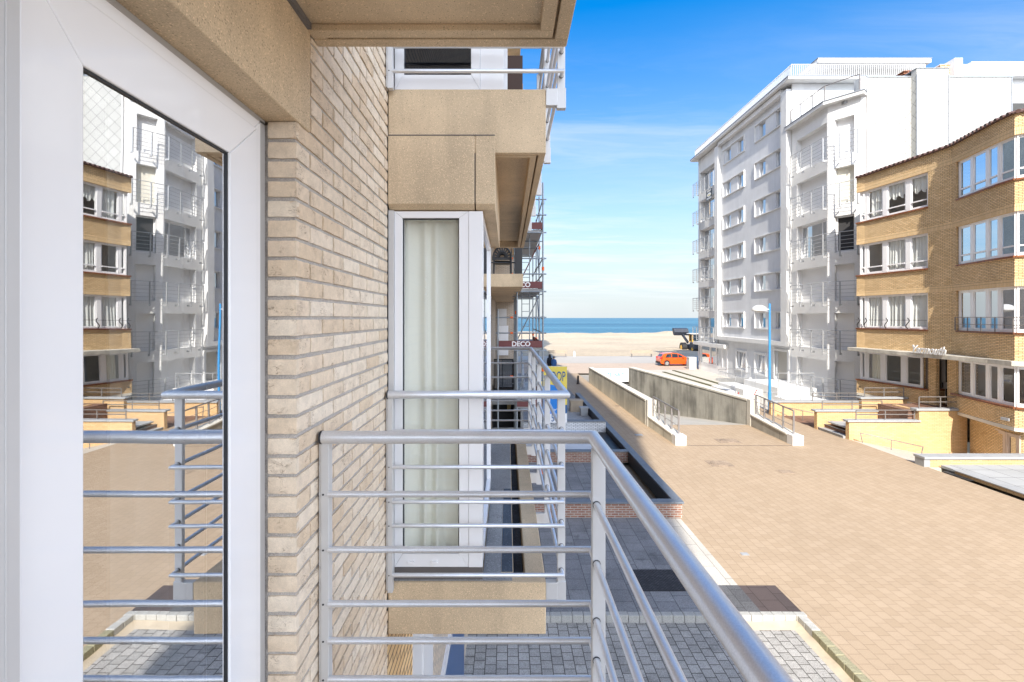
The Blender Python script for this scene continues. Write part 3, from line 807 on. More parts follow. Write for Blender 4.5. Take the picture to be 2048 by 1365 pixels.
mitred(d, 0.747, 1.458, ZD0, ZD1, 0.114, 0.144, 0.121, 0.13, -0.82, XD)                      # sash
door = d.build('balcony_door', M['pvc'], bld, bevel=0.003)
d = MB()
mitred(d, 0.859, 1.3155, ZD0+0.129, ZD1-0.1195, 0.004, 0.004, 0.006, 0.006, -0.815, XD-0.006)
d.build('gasket', M['gasket'], door)
d = MB()
d.face([(XD-0.011, 0.858, ZD0+0.128), (XD-0.011, 1.316, ZD0+0.128), (XD-0.011, 1.316, ZD1-0.119), (XD-0.011, 0.858, ZD1-0.119)])
d.build('pane', M['doorglass'], door)
d = MB()
d.box(-0.85, -0.728, 0.60, 0.722, ZD0-0.04, H+0.62)
d.box(-0.728, -0.7265, 0.700, 0.7035, ZD0-0.04, H+0.62)
d.build('shutter_guide', M['alu_flat'], bld, bevel=0.004)
d = MB(); d.box(-0.85, XD-0.012, 1.4975, 1.527, ZD0, H+0.612); d.box(-0.85, XD-0.012, 0.60, 1.527, H+0.6065, H+0.621)
d.build('seal', pm('pale_caulk', (0.42, 0.41, 0.40), 0.7), bld)
# fixed part of the door behind the viewer
d = MB(); d.box(-0.85, -0.76, -0.30, 0.598, ZD0-0.04, H+0.62)
d.build('shutter_panel', M['pvc'], bld)

def wavy(name, mat, a, b, z0, z1, amp, waves, label, hem=0.0, seed=0):
    """curtain hanging from a to b (xy)"""
    mb = MB()
    a, b = Vector((*a, 0)), Vector((*b, 0)); t = (b-a); n = Vector((-t.y, t.x, 0)).normalized()
    def fn(u, v):
        ph = u*waves*2*math.pi
        k = math.sin(ph + 1.3*math.sin(ph*0.37+seed) + seed)*amp*(0.55+0.45*(1-v)) + mnoise.noise(Vector((u*7, v*1.5, seed)))*amp*0.6
        p = a + t*u + n*k
        return (p.x, p.y, z0 + (z1-z0)*v + (hem*math.sin(ph*0.5+1)*(1-v) if hem else 0))
    mb.grid(fn, max(24, int(waves*12)), 14)
    return tag(mb.build('curtain', mat), label, 'curtain')
wavy('curtain', M['net'], (-0.93, 1.13), (-0.90, 1.47), H-1.44, H+0.55, 0.022, 4.5, 'white net curtain hanging behind the balcony door glass')

# --- neighbour's bay window: front facing the viewer, long side facing the street
yf = 2.715
w = MB()
def fmitred(mb, xa, xb, za, zb, wl, wr, wt, wb, y0, y1, gap=0.0006):
    ia, ib, ja, jb = xa+wl, xb-wr, za+wb, zb-wt
    quads = [[(xa,za+gap),(ia,ja+gap),(ia,jb-gap),(xa,zb-gap)], [(xb,za+gap),(xb,zb-gap),(ib,jb-gap),(ib,ja+gap)],
             [(xa+gap,zb),(ia+gap,jb),(ib-gap,jb),(xb-gap,zb)], [(xa+gap,za),(xb-gap,za),(ib-gap,ja),(ia+gap,ja)]]
    for q in quads:
        a = sum(q[i][0]*q[(i+1)%4][1]-q[(i+1)%4][0]*q[i][1] for i in range(4))
        if a < 0: q = q[::-1]
        vs = [(x, y0, z) for x, z in q] + [(x, y1, z) for x, z in q]
        mb.raw(vs, [(0,1,2,3),(7,6,5,4)] + [(i, i+4, (i+1)%4+4, (i+1)%4) for i in range(4)])
fmitred(w, -0.634, -0.2185, H-1.40, H+0.598, 0.044, 0.054, 0.038, 0.073, yf, yf+0.07)
w.box(-0.2175, -0.1395, yf-0.003, yf+0.075, H-1.40, H+0.598)
for xx in (-0.56, -0.425):
    w.box(xx, xx+0.035, yf-0.012, yf, H-1.378, H-1.365)
fr = w.build('window', M['pvc'], bld, bevel=0.002)
w = MB(); w.face([(-0.595, yf+0.03, H-1.33), (-0.270, yf+0.03, H-1.33), (-0.270, yf+0.03, H+0.562), (-0.595, yf+0.03, H+0.562)])
w.build('pane', M['glass'], fr)
w = MB(); fmitred(w, -0.591, -0.2715, H-1.3275, H+0.5605, 0.006, 0.006, 0.006, 0.006, yf+0.012, yf+0.028)
w.build('gasket', M['gasket'], fr)
w = MB()
mitred(w, 2.792, 4.06, H-1.40, H+0.598, 0.04, 0.075, 0.045, 0.07, -0.21, -0.139)
fr = w.build('window', M['pvc'], bld, bevel=0.002)
w = MB(); w.face([(-0.155, 2.83, H-1.34), (-0.155, 3.99, H-1.34), (-0.155, 3.99, H+0.56), (-0.155, 2.83, H+0.56)])
w.build('pane', M['glass_sky'], fr)
w = MB(); w.box(-0.665, -0.6345, 2.70, 2.76, H-1.46, H+0.6); w.build('seal', M['alu_flat'], bld)
w = MB(); w.box(-0.64, -0.14, 2.715, 2.78, H-1.472, H-1.402)
w.box(-2.4, -0.2, 4.07, 4.17, H-1.46, H+0.6)
w.build('seal', M['caulk'], bld)
wavy('curtain', M['curtain'], (-0.625, 2.815), (-0.245, 2.82), H-1.37, H+0.60, 0.020, 4.0, 'long cream curtain behind the narrow bay window beside the brick wall', hem=0.004, seed=2)

# ground floor window below the neighbour's balcony
w = MB()
w.box(-0.75, -0.668, 3.42, 3.80, 0.3, 3.62); w.box(-0.75, -0.662, 3.812, 4.30, 0.3, 3.62)
w.box(-0.75, -0.668, 4.30, 7.5, 1.56, 1.63); w.box(-0.75, -0.660, 4.30, 7.5, 1.66, 1.72); w.box(-0.75, -0.668, 4.30, 7.5, 3.5, 3.62)
fr = w.build('window', M['pvc'], bld)
w = MB(); w.face([(-0.70, 4.30, 1.72), (-0.70, 7.5, 1.72), (-0.70, 7.5, 3.5), (-0.70, 4.30, 3.5)]); w.build('pane', M['glass_sky'], fr)
w = MB(); w.box(-0.75, -0.672, 4.30, 7.5, -0.1, 1.56); w.build('panel', pm('blue_panel', (0.02, 0.08, 0.22), 0.3), fr)
w = MB(); w.box(-1.0, -0.672, Y1+0.021, 3.42, -0.15, 3.63); w.build('brick_wall', M['ybrick'], bld)  # cream wall in yellow brick: warm bounce light put into the colour

# ground floor window of the viewer's own bay is out of view; wall below the bay
def railing(zoff, y_near, y_far, own=False, y_end=None, label=None):
    xo = 0.290
    zh = H - 0.420 + zoff
    bars = [-0.62, -0.815, -1.005, -1.135, -1.27, -1.405]
    hr, br = (0.0225, 0.0112)
    mb = MB()
    if own: mb.tube([(-0.650, y_near, zh), (0.302, y_near, zh), (0.302, y_far, zh)], hr, 20)
    else: mb.tube([(-0.650, y_near, zh), (0.318, y_near, zh), (0.318, y_far, zh), (-0.66, y_far, zh)], hr, 20)
    r = mb.build('balcony_railing', M['alu'], bld, weld=False)
    mb = MB(); mb.tube([(-0.657, y_near, zh), (-0.6502, y_near, zh)], hr+0.001, 20); mb.build('end_cap', M['gasket'], r)
    mb = MB()
    mb.box(-0.6545, -0.6265, y_near-0.006, y_near+0.03, H-1.50+zoff, zh-0.02)
    mb.box(-0.664, -0.6545, y_near+0.001, y_near+0.028, H-1.49+zoff, zh+0.01)
    mb.build('post', M['alu_flat'], r, bevel=0.002)
    mb = MB()
    for b in bars: mb.tube([(-0.646, y_near-0.0075, H+b+zoff), (-0.646, y_near-0.0055, H+b+zoff)], 0.0035, 8)
    mb.build('screw', M['gasket'], r)
    for b in bars:
        mb = MB()
        z = H + b + zoff
        if own: mb.tube([(-0.630, y_near, z), (0.295, y_near, z), (0.295, y_far, z)], br, 12)
        else: mb.tube([(-0.630, y_near, z), (0.300, y_near, z), (0.300, y_far, z), (-0.60, y_far, z)], br, 10)
        mb.build('bar', M['alu'], r)
    step = -2.6 if own else 0.95
    n = 2 if own else 5
    for i in range(n):
        y = (y_near - 0.085 + i*step) if own else (y_near + 0.07 + i*step)
        mb = MB()
        x0, x1 = (0.281, 0.325) if own else (0.279, 0.322)
        mb.box(x0, x1, y-0.013, y+0.013, H-1.58+zoff, zh-0.016)
        mb.box(0.214, x0, y-0.02, y+0.02, H-1.57+zoff, H-1.475+zoff)
        mb.box(x0-0.004, x1+0.004, y-0.018, y+0.018, H-1.585+zoff, H-1.47+zoff)
        mb.build('post', M['alu_flat'], r, bevel=0.0025)
        mb = MB()
        for b in bars:
            z = H+b+zoff; yy = y-0.0135
            xb = 0.295 if own else 0.300
            if own: mb.tube([(xb, yy-0.003, z), (xb, yy, z)], br+0.0018, 14)
            else: mb.tube([(xb, yy-0.004, z), (xb, yy, z)], br+0.0015, 10)
        mb.build('collar', M['gasket'], r)
    return r
railing(0.0, 1.700, -1.6, own=True)
railing(0.0, 2.640, 6.62)
railing(2.752, 2.640, 6.62)
# window of the neighbour's upper floor
w = MB()
zz = H+1.30
fmitred(w, -0.634, -0.155, zz-0.02, zz+2.0, 0.05, 0.05, 0.05, 0.085, yf, yf+0.07)
w.box(-0.154, -0.02, yf+0.01, yf+0.06, zz-0.02, zz+2.0)
fr = w.build('window', M['pvc'], bld, bevel=0.002)
w = MB(); w.face([(-0.59, yf+0.02, zz+0.05), (-0.20, yf+0.02, zz+0.05), (-0.20, yf+0.02, zz+1.95), (-0.59, yf+0.02, zz+1.95)])
w.build('pane', glassmat('dark_blue_glass', 0.06, (0.05, 0.07, 0.14), fm=0.3), fr)
w = MB(); w.box(-0.02, 0.0, 2.8, 4.0, zz, zz+2.0); w.build('window_post', M['pvc'], bld)
w = MB(); w.box(-2.3, -0.02, 4.0, 4.05, zz, zz+2.0); w.build('room_wall', M['dark'], bld)
# dark privacy screen at the end of the upper balcony
w = MB(); w.box(-0.23, 0.185, 5.9, 5.94, zz, zz+1.9)
w.build('privacy_screen', pm('brown_screen', (0.05, 0.022, 0.012), 0.6), bld)
# ================================================================== YELLOW BRICK BUILDING
def off_line(pts, d):
    """offset an open polyline (far -> near along the facade); d > 0 goes out towards the street (-x)"""
    out = []
    n = len(pts)
    def nr(a, b):
        t = (Vector(b)-Vector(a)).normalized(); return Vector((t.y, -t.x))
    for i, p in enumerate(pts):
        if i == 0: m = nr(pts[0], pts[1]); k = 1
        elif i == n-1: m = nr(pts[-2], pts[-1]); k = 1
        else:
            a, b = nr(pts[i-1], p), nr(p, pts[i+1])
            m = (a+b).normalized(); k = 1/max(0.4, m.dot(a))
        q = Vector(p) + m*d*k
        out.append((q.x, q.y))
    return out
FL = [(19.39,26.86),(19.51,26.39),(19.93,22.92),(20.03,21.79),(19.33,19.12),(19.21,18.32),(20.25,17.28),(20.30,14.0)]
LB, RB = FL[:3], FL[3:7]
def close(poly, xb=22.5): return poly + [(xb, poly[-1][1]), (xb, poly[0][1])]
yb = thing('brick_apartment_building', 'three storey yellow brick building with angled window bays and a curved tiled roof edge', 'apartment building', (22, 21, 0))
w = MB()
w.prism([(22.5,28.75),(29.5,28.75),(29.5,10),(22.5,10)], -0.8, 13.0)
w.prism(close(off_line(FL, -0.95), 22.6), -0.75, 13.0)
w.build('inner_wall', M['room'], yb)
zsp = [(12.33,13.12),(9.44,10.60),(6.60,7.68),(3.765,4.77)]
for (a, b) in zsp:
    w = MB()
    w.prism(close(FL), a+0.26 if a > 4 else a, b)
    w.build('brick_spandrel', M['ybrick'], yb)
    if a > 4:
        w = MB(); w.prism(close(off_line(FL, 0.004)), a, a+0.259)
        w.build('soldier_course', M['ysold'], yb)
for zt_ in (10.67, 7.75, 4.84):
    for poly in (FL[:3], [(20.0,21.5)]+FL[4:7]):
        w = MB(); w.prism(close(off_line(poly, 0.07)), zt_-0.07, zt_)
        w.build('window_sill', M['sill'], yb)
# pier between the bays
for (a, b) in ((4.84,6.60),(7.75,9.44),(10.67,12.33)):
    w = MB(); w.prism([(19.93,22.92),(20.03,21.79),(19.965,21.52),(22.4,21.52),(22.4,22.92)], a-0.068, b)
    w.build('brick_pier', M['ybrick'], yb)
    w = MB(); w.prism([(20.25,17.28),(20.30,14.0),(22.4,14.0),(22.4,17.28)], a-0.069, b)
    w.build('brick_pier', M['ybrick'], yb)
# roof edge of dark tiles
w = MB()
lin = off_line(FL, 0.06)
w.prism(close(off_line(FL, 0.10), 23), 13.12, 13.17)
for a, b in zip(lin[:-1], lin[1:]):
    a, b = Vector(a), Vector(b); L = (b-a).length; t = (b-a).normalized(); nn = Vector((t.y, -t.x))
    k = max(1, int(L/0.24))
    for i in range(k):
        p = a + t*(L*(i+0.5)/k)
        w.tube([(p.x+nn.x*0.09, p.y+nn.y*0.09, 13.16), (p.x-nn.x*0.5, p.y-nn.y*0.5, 13.30)], 0.075, 8)
w.build('roof_edge', M['rooftile'], yb)

def seg_window(frame, pane, a, b, z0, z1, lights, ins=0.10, fw=0.055, mull=0.10, transom=None, th=0.06, end0=0.0, end1=0.0):
    """white framed lights along the segment a-b (xy), set back by ins"""
    a, b = Vector(a), Vector(b); t = (b-a).normalized(); nn = Vector((t.y, -t.x))
    a = a + t*end0 - nn*ins; b = b - t*end1 - nn*ins; L = (b-a).length
    def bx(u0, u1, za, zb_, out):
        p = [a+t*u0+nn*out, a+t*u1+nn*out, a+t*u1-nn*th, a+t*u0-nn*th]
        frame.prism([(q.x, q.y) for q in p], za, zb_)
    tot = sum(lights); u = 0
    bx(0, L, z0, z0+0.075, 0.004); bx(0, L, z1-0.06, z1, 0.004)
    n = len(lights)
    edges = [0]
    for l in lights: edges.append(edges[-1] + L*l/tot)
    for i, e in enumerate(edges):
        hw = mull/2
        u0, u1 = (0, fw*1.3) if i == 0 else (L-fw*1.3, L) if i == n else (e-hw, e+hw)
        bx(u0, u1, z0+0.0755, z1-0.0605, 0.006 if 0 < i < n else 0.003)
    for i in range(n):
        u0 = edges[i] + (fw*1.3 if i == 0 else mull/2); u1 = edges[i+1] - (fw*1.3 if i == n-1 else mull/2)
        # sash ring
        bx(u0, u0+fw, z0+0.076, z1-0.061, -0.012); bx(u1-fw, u1, z0+0.076, z1-0.061, -0.012)
        bx(u0+fw, u1-fw, z0+0.076, z0+0.076+fw, -0.012); bx(u0+fw, u1-fw, z1-0.061-fw, z1-0.061, -0.012)
        if transom: bx(u0+fw, u1-fw, z0+transom, z0+transom+0.06, 0.02)
        p0, p1 = a+t*(u0+0.01)-nn*0.035, a+t*(u1-0.01)-nn*0.035
        pane.face([(p0.x,p0.y,z0+0.08),(p1.x,p1.y,z0+0.08),(p1.x,p1.y,z1-0.07),(p0.x,p0.y,z1-0.07)])
zwin = [(10.67,12.33,0.36),(7.75,9.44,0.36),(4.84,6.60,None),(2.02,3.56,None)]
floors = ['top', 'second', 'first', 'ground']
for fi, (z0, z1, tr) in enumerate(zwin):
    fr, pn = MB(), MB()
    seg_window(fr, pn, FL[0], FL[1], z0, z1, [1], transom=tr, end0=0.12, mull=0.14)
    seg_window(fr, pn, FL[1], FL[2], z0, z1, [1, 1.15, 0.95], transom=tr, mull=0.26, end1=0.02 if fi < 3 else 0.35)
    f = fr.build('window', M['pvc'], yb)
    pn.build('pane', M['glass'], f)
    fr, pn = MB(), MB()
    seg_window(fr, pn, FL[3], FL[4], z0, z1, [1, 1.05, 0.75], transom=tr, end0=0.28, mull=0.16)
    seg_window(fr, pn, FL[4], FL[5], z0, z1, [1], transom=tr)
    seg_window(fr, pn, FL[5], FL[6], z0, z1, [0.9, 1], transom=tr, mull=0.2)
    f = fr.build('window', M['pvc'], yb)
    pn.build('pane', M['glass_blue'] if fi < 2 else M['glass_sky'] if fi == 2 else M['glass'], f)
# curtains of the left bay
def cseg(i, j, ins, u0, u1):
    a, b = Vector(FL[i]), Vector(FL[j]); t = (b-a).normalized(); nn = Vector((t.y, -t.x))
    p, q = a+t*((b-a).length*u0)-nn*ins, a+t*((b-a).length*u1)-nn*ins
    return (p.x, p.y), (q.x, q.y)
p, q = cseg(1, 2, 0.22, 0.05, 0.95); wavy('curtain', M['net'], p, q, 11.55, 12.3, 0.05, 16, 'short scalloped white curtain in the top left bay of the yellow brick building', hem=0.10, seed=1)
p, q = cseg(1, 2, 0.24, 0.05, 0.26); wavy('curtain', M['net'], p, q, 10.7, 12.3, 0.05, 4, 'narrow long white curtain at the far end of the top left yellow bay', seed=8)
p, q = cseg(1, 2, 0.22, 0.36, 0.97); wavy('curtain', M['net'], p, q, 7.8, 9.4, 0.05, 12, 'grey white net curtain in the second floor left bay of the yellow building', seed=3)
p, q = cseg(1, 2, 0.22, 0.03, 0.97); wavy('curtain', M['net'], p, q, 4.9, 6.58, 0.06, 15, 'full width white curtain behind the first floor left bay window', seed=4)
p, q = cseg(1, 2, 0.30, 0.05, 0.30); wavy('curtain', M['curtain'], p, q, 2.05, 3.5, 0.05, 4, 'drawn back curtain in the ground floor left bay of the yellow building', seed=5)
p, q = cseg(3, 4, 0.24, 0.66, 0.98); wavy('curtain', M['net'], p, q, 4.9, 6.58, 0.05, 5, 'white curtain at the near end of the first floor right bay', seed=6)
p, q = cseg(3, 4, 0.30, 0.10, 0.62); wavy('blind', M['net'], p, q, 4.9, 6.5, 0.004, 3, 'plain pale roller blind in the first floor right bay', seed=6)['category'] = 'blind'
# little black iron rail on the first floor left sill
w = MB()
lin = off_line(FL[:3], 0.05)
w.tube([(lin[0][0], lin[0][1], 5.28), (lin[1][0], lin[1][1], 5.28), (lin[2][0], lin[2][1], 5.28)], 0.010, 6)
for (i, j, u) in ((0,1,0.3),(1,2,0.02),(1,2,0.38),(1,2,0.72)):
    a, b = Vector(lin[i]), Vector(lin[j]); p = a.lerp(b, u)
    pts = [(p.x+0.0, p.y+0.10*math.sin(k*0.9), 4.86+0.075*k) for k in range(8)]
    w.tube(pts, 0.022, 6)
w.build('iron_rail', M['blackpl'], yb)
w = MB()
lin = off_line(FL[3:7], 0.03)
for zz_ in (5.42, 5.12): w.tube([(lin[0][0]-0.05, lin[0][1]-0.25, zz_)] + [(x, y, zz_) for x, y in lin[1:]], 0.016, 6)
for (i, j, u) in ((0,1,0.1),(0,1,0.4),(0,1,0.7),(0,1,0.99),(1,2,0.95),(2,3,0.4)):
    p = Vector(lin[i]).lerp(Vector(lin[j]), u); w.box(p.x-0.015, p.x+0.015, p.y-0.015, p.y+0.015, 4.84, 5.42)
w.build('window_rail', M['steel'], yb)
# concrete canopy with the name of the house
CAN = [(18.98,27.0),(19.16,19.3),(19.02,18.25),(20.15,17.1),(20.2,14.0)]
w = MB(); w.prism(close(CAN), 3.575, 3.76); w.build('canopy', M['lintelconc'], yb, bevel=0.01)
rot = Matrix(((0,0,-1),(-1,0,0),(0,1,0)))
text_mesh('Yarmouth', 0.52, (19.06, 21.95, 3.92), rot, M['whitepaint'], 'house_name', yb, extrude=0.02, shear=0.35, sx=0.85, bold=0.012)
# ground floor
w = MB(); w.prism(close(FL[:3]), 1.26, 1.95)
w.prism([(19.94,22.92),(19.97,22.55),(20.14,22.55),(20.14,22.92)], 1.26, 3.57); w.box(20.14, 22.4, 23.3, 23.4, 1.26, 3.57)
w.prism([(20.01,22.0),(20.03,21.79),(19.955,21.5),(22.4,21.5),(22.4,22.0)], 1.2, 3.57)
w.build('brick_wall', M['ybrick'], yb)
w = MB(); w.prism(close([(20.028,21.785)]+FL[4:7]+[FL[7]]), 1.24, 1.92); w.build('brick_wall', M['ybrick'], yb)
w = MB(); w.prism(close(off_line(FL[:3], 0.01)), 1.12, 1.258); w.prism(close(off_line([(20.02,21.75)]+FL[4:7]+[FL[7]], 0.012)), 1.10, 1.238)
w.build('concrete_edge', M['capconc'], yb)
for poly in (FL[:3], [(20.03,21.79)]+FL[4:7]):
    w = MB(); w.prism(close(off_line(poly, 0.07)), 1.945, 2.02); w.build('window_sill', M['sill'], yb)
w = MB(); w.prism(close(off_line(FL[:3], -0.8)), -0.3, 1.13); w.prism(close(off_line([(20.03,21.4)]+FL[4:8], -0.35)), -0.75, 1.11)
w.build('basement_wall', M['ybrick'], yb)
w = MB(); w.box(19.5, 22.4, 21.55, 23.3, 1.0, 1.30); w.build('porch_floor', M['brownpave'], yb)
w = MB()
w.prism([(20.145,22.55),(20.70,23.12),(20.74,23.29),(20.145,23.29)], 1.3, 3.57); w.prism([(20.15,21.93),(20.80,21.93),(20.80,21.999),(20.15,21.999)], 1.3, 3.57)
w.build('porch_wall', M['granite'], yb)
w = MB(); w.box(20.74, 20.80, 22.0, 23.12, 1.30, 3.57)
dr = w.build('front_door', M['pvc'], yb, bevel=0.01)
w = MB()
for (a, b, c, d_) in ((22.72,22.88,2.35,3.45),(22.46,22.62,2.35,3.45),(22.72,22.88,1.5,2.05),(22.46,22.62,1.5,2.05)): w.box(20.730, 20.739, a, b, c, d_)
w.box(20.725, 20.739, 22.5, 22.8, 2.18, 2.24)
w.build('door_glass', M['dark'], dr)
w = MB(); w.tube([(20.70, 23.0, 2.1), (20.70, 23.0, 2.32)], 0.02, 8); w.build('handle', M['blackpl'], dr)
# basement glass front under the right bay
fr, pn = MB(), MB()
bl = off_line([(20.03,21.4)]+FL[4:8], -0.35)
seg_window(fr, pn, (bl[0][0]-0.05, bl[0][1]-0.62), bl[1], -0.66, 0.90, [1, 1.1], ins=-0.05, fw=0.09, mull=0.12)
seg_window(fr, pn, bl[1], bl[2], -0.66, 0.90, [1], ins=-0.05, fw=0.07)
f = fr.build('window', pm('beige_frame', (0.60, 0.48, 0.40), 0.5), yb); pn.build('pane', glassmat('brown_glass', 0.30, (0.45, 0.36, 0.26)), f)
w = MB(); w.box(19.12, 19.16, 18.45, 18.75, 1.45, 1.56); w.build('vent_cover', M['coping'], yb)
w = MB(); w.box(19.385, 19.395, 26.55, 26.70, 1.55, 1.62); w.build('air_brick', M['dark'], yb)

# ================================================================== WHITE APARTMENT BLOCK
wb = thing('white_apartment_block', 'tall white apartment block with a framed grey facade and balconies facing the beach', 'apartment building', (26, 40, 0))
XF = 20.0
def facade(mb, o, t, n, L, z0, z1, ops, depth=0.15):
    """wall plane with rectangular openings (u0,u1,v0,v1) and reveals"""
    o, t, n = Vector((*o, 0)), Vector((*t, 0)), Vector((*n, 0))
    us = sorted(set([0, L] + [x for q in ops for x in q[:2]])); vs = sorted(set([z0, z1] + [x for q in ops for x in q[2:4]]))
    def pt(u, v, d=0.0):
        p = o + t*u - n*d; return (p.x, p.y, v)
    for i in range(len(us)-1):
        for j in range(len(vs)-1):
            uc, vc = (us[i]+us[i+1])/2, (vs[j]+vs[j+1])/2
            if any(q[0] < uc < q[1] and q[2] < vc < q[3] for q in ops): continue
            mb.face([pt(us[i],vs[j]), pt(us[i+1],vs[j]), pt(us[i+1],vs[j+1]), pt(us[i],vs[j+1])])
    for (a, b, c, d) in ops:
        mb.face([pt(a,c), pt(a,c,depth), pt(a,d,depth), pt(a,d)])
        mb.face([pt(b,c,depth), pt(b,c), pt(b,d), pt(b,d,depth)])
        mb.face([pt(a,c,depth), pt(a,c), pt(b,c), pt(b,c,depth)])
        mb.face([pt(a,d), pt(a,d,depth), pt(b,d,depth), pt(b,d)])
    return pt
def yat(px, X=XF): return X*F/(px-VX)
# massing behind the facades
w = MB()
w.box(21.6, 33, 34.2, 50.38, -0.16, 21.8)
w.build('inner_wall', M['dark'], wb)
w = MB(); w.prism([(20.46,33.9),(20.46,30.45),(21.36,29.35),(24,29.35),(24,33.9)], -0.15, 18.4); w.build('inner_wall', M['wrender'], wb)
w = MB()
w.box(20.02, 33, 50.40, 50.55, -0.16, 21.8)
w.build('end_wall', M['wrender'], wb)
w = MB()
w.box(20.0, 33.0, 33.95, 34.10, 18.7, 21.85)                    # upper end wall over the lower roof
w.build('end_wall', M['wrender'], wb)
w = MB(); w.box(20.45, 33, 29.35, 33.94, 18.42, 18.62); w.build('lower_roof', M['coping'], wb)
# grey panel with window groups
rows = [4.50, 7.46, 10.45, 13.45, 16.46, 19.45]
groups = [(yat(1490), yat(1447), [(yat(1461.5), yat(1452.5)), (yat(1487), yat(1475.5))]),
          (yat(1569), yat(1510.5), [(yat(1531), yat(1518.5)), (yat(1567), yat(1551.5))])]
PY0, PY1 = 34.75, 45.15
ops = []
for zb_ in rows:
    for (ya, yb_, wins) in groups:
        for (a, b) in wins: ops.append((PY1-b, PY1-a, zb_+0.12, zb_+1.30))
w = MB()
pt = facade(w, (XF, PY1), (0,-1), (-1,0), PY1-PY0, 3.70, 21.45, ops, 0.22)
w.build('grey_panel', M['grender'], wb)
# white frame around it
w = MB()
w.box(19.62, 20.3, PY1, 45.85, 3.38, 21.5)
w.box(19.62, 20.3, 34.02, PY0, 3.38, 21.5)
w.box(19.62, 20.3, PY0, PY1, 3.381, 3.70)
w.box(19.62, 20.3, PY0, PY1, 21.45, 21.8)
w.build('facade_frame', M['wrender'], wb)
pmats = {0: M['glass_sky'], 1: M['glass_sky']}
for ri, zb_ in enumerate(rows):
    for gi, (ya, yb_, wins) in enumerate(groups):
        w = MB()
        pr = 0.11
        w.box(XF-pr, XF+0.0, yb_-0.07, yb_, zb_, zb_+1.40); w.box(XF-pr, XF, ya, ya+0.07, zb_, zb_+1.40)
        w.box(XF-pr, XF, ya+0.071, yb_-0.071, zb_, zb_+0.07); w.box(XF-pr, XF, ya+0.071, yb_-0.071, zb_+1.33, zb_+1.40)
        for (a, b) in wins:
            x0, x1 = XF+0.13, XF+0.19
            for q in ((a, b, zb_+0.12, zb_+0.18), (a, b, zb_+1.24, zb_+1.30), (a, a+0.07, zb_+0.181, zb_+1.239), (b-0.07, b, zb_+0.181, zb_+1.239)):
                w.box(x0, x1, *q)
        f = w.build('window', M['wrender'], wb)
        w = MB()
        for (a, b) in wins:
            w.face([(XF+0.16,b,zb_+0.12),(XF+0.16,a,zb_+0.12),(XF+0.16,a,zb_+1.3),(XF+0.16,b,zb_+1.3)])
        w.build('pane', M['glass_sky'], f)
        if ri >= 2 and not (ri == 4 and gi == 1):
            w = MB()
            for (a, b) in wins:
                w.face([(XF+0.20,b,zb_+0.12),(XF+0.20,a,zb_+0.12),(XF+0.20,a,zb_+1.3),(XF+0.20,b,zb_+1.3)])
            w.build('blind', M['net'], f)
# sea end bay with balconies
EY0, EY1 = 45.86, 50.54
heads = [5.45+2.985*k for k in range(6)]
ops = [(0.45, EY1-EY0-0.02, h-2.12, h) for h in heads]
w = MB(); pt = facade(w, (XF-0.05, EY1), (0,-1), (-1,0), EY1-EY0, 2.9, 21.8, ops, 0.5); w.build('end_bay_wall', M['wrender'], wb)
for k, h in enumerate(heads):
    w = MB()
    for (a, b) in ((45.9,46.0),(47.3,47.4),(48.7,48.8),(49.99,50.08)): w.box(XF+0.40, XF+0.46, a, b, h-2.12, h)
    w.box(XF+0.40, XF+0.455, 45.9, 50.08, h-0.08, h); w.box(XF+0.40, XF+0.455, 45.9, 50.08, h-2.12, h-2.04)
    f = w.build('window', M['pvc'], wb)
    w = MB(); w.face([(XF+0.43,50.07,h-2.1),(XF+0.43,45.9,h-2.1),(XF+0.43,45.9,h),(XF+0.43,50.07,h)]); w.build('pane', M['glass_sky'], f)
def block_rail(y0, y1, x, zf, n, hgt=1.05, chain=None, drop=0.32):
    """white railing with brackets; chain = list of xy"""
    w = MB()
    pts = chain or [(x, y1), (x, y0)]
    for zz_ in [zf+hgt] + [zf+hgt*q for q in (0.78, 0.58, 0.38, 0.18)] + [zf-0.02]:
        w.tube([(a, b, zz_) for a, b in pts], 0.024 if zz_ == zf+hgt else 0.014, 6)
    for a, b in zip(pts[:-1], pts[1:]):
        a, b = Vector(a), Vector(b); L = (b-a).length; m_ = max(1, round(L/1.05))
        t = (b-a).normalized(); nn = Vector((t.y, -t.x))
        for i in range(0 if tuple(a) == tuple(Vector(pts[0])) else 1, m_+1):
            p = a.lerp(b, i/m_)
            w.box(p.x-0.03, p.x+0.03, p.y-0.03, p.y+0.03, zf-drop, zf+hgt)
            q = p - nn*0.24
            w.raw([(p.x,p.y-0.02,zf-drop),(p.x,p.y+0.02,zf-drop),(q.x,q.y+0.02,zf-drop-0.0),(q.x,q.y-0.02,zf-drop-0.0),(p.x,p.y-0.02,zf-drop+0.08),(p.x,p.y+0.02,zf-drop+0.08),(q.x,q.y+0.02,zf-drop+0.12),(q.x,q.y-0.02,zf-drop+0.12)],
                  [(3,2,1,0),(4,5,6,7),(0,1,5,4),(1,2,6,5),(2,3,7,6),(3,0,4,7)])
    return w
for k, h in enumerate(heads):
    w = block_rail(45.95, 50.55, XF-0.45, h-2.05, 5, chain=[(XF+0.3, 50.98), (XF-0.45, 50.98), (XF-0.45, 45.95)])
    w.build('balcony_railing', M['blockrail'], wb)
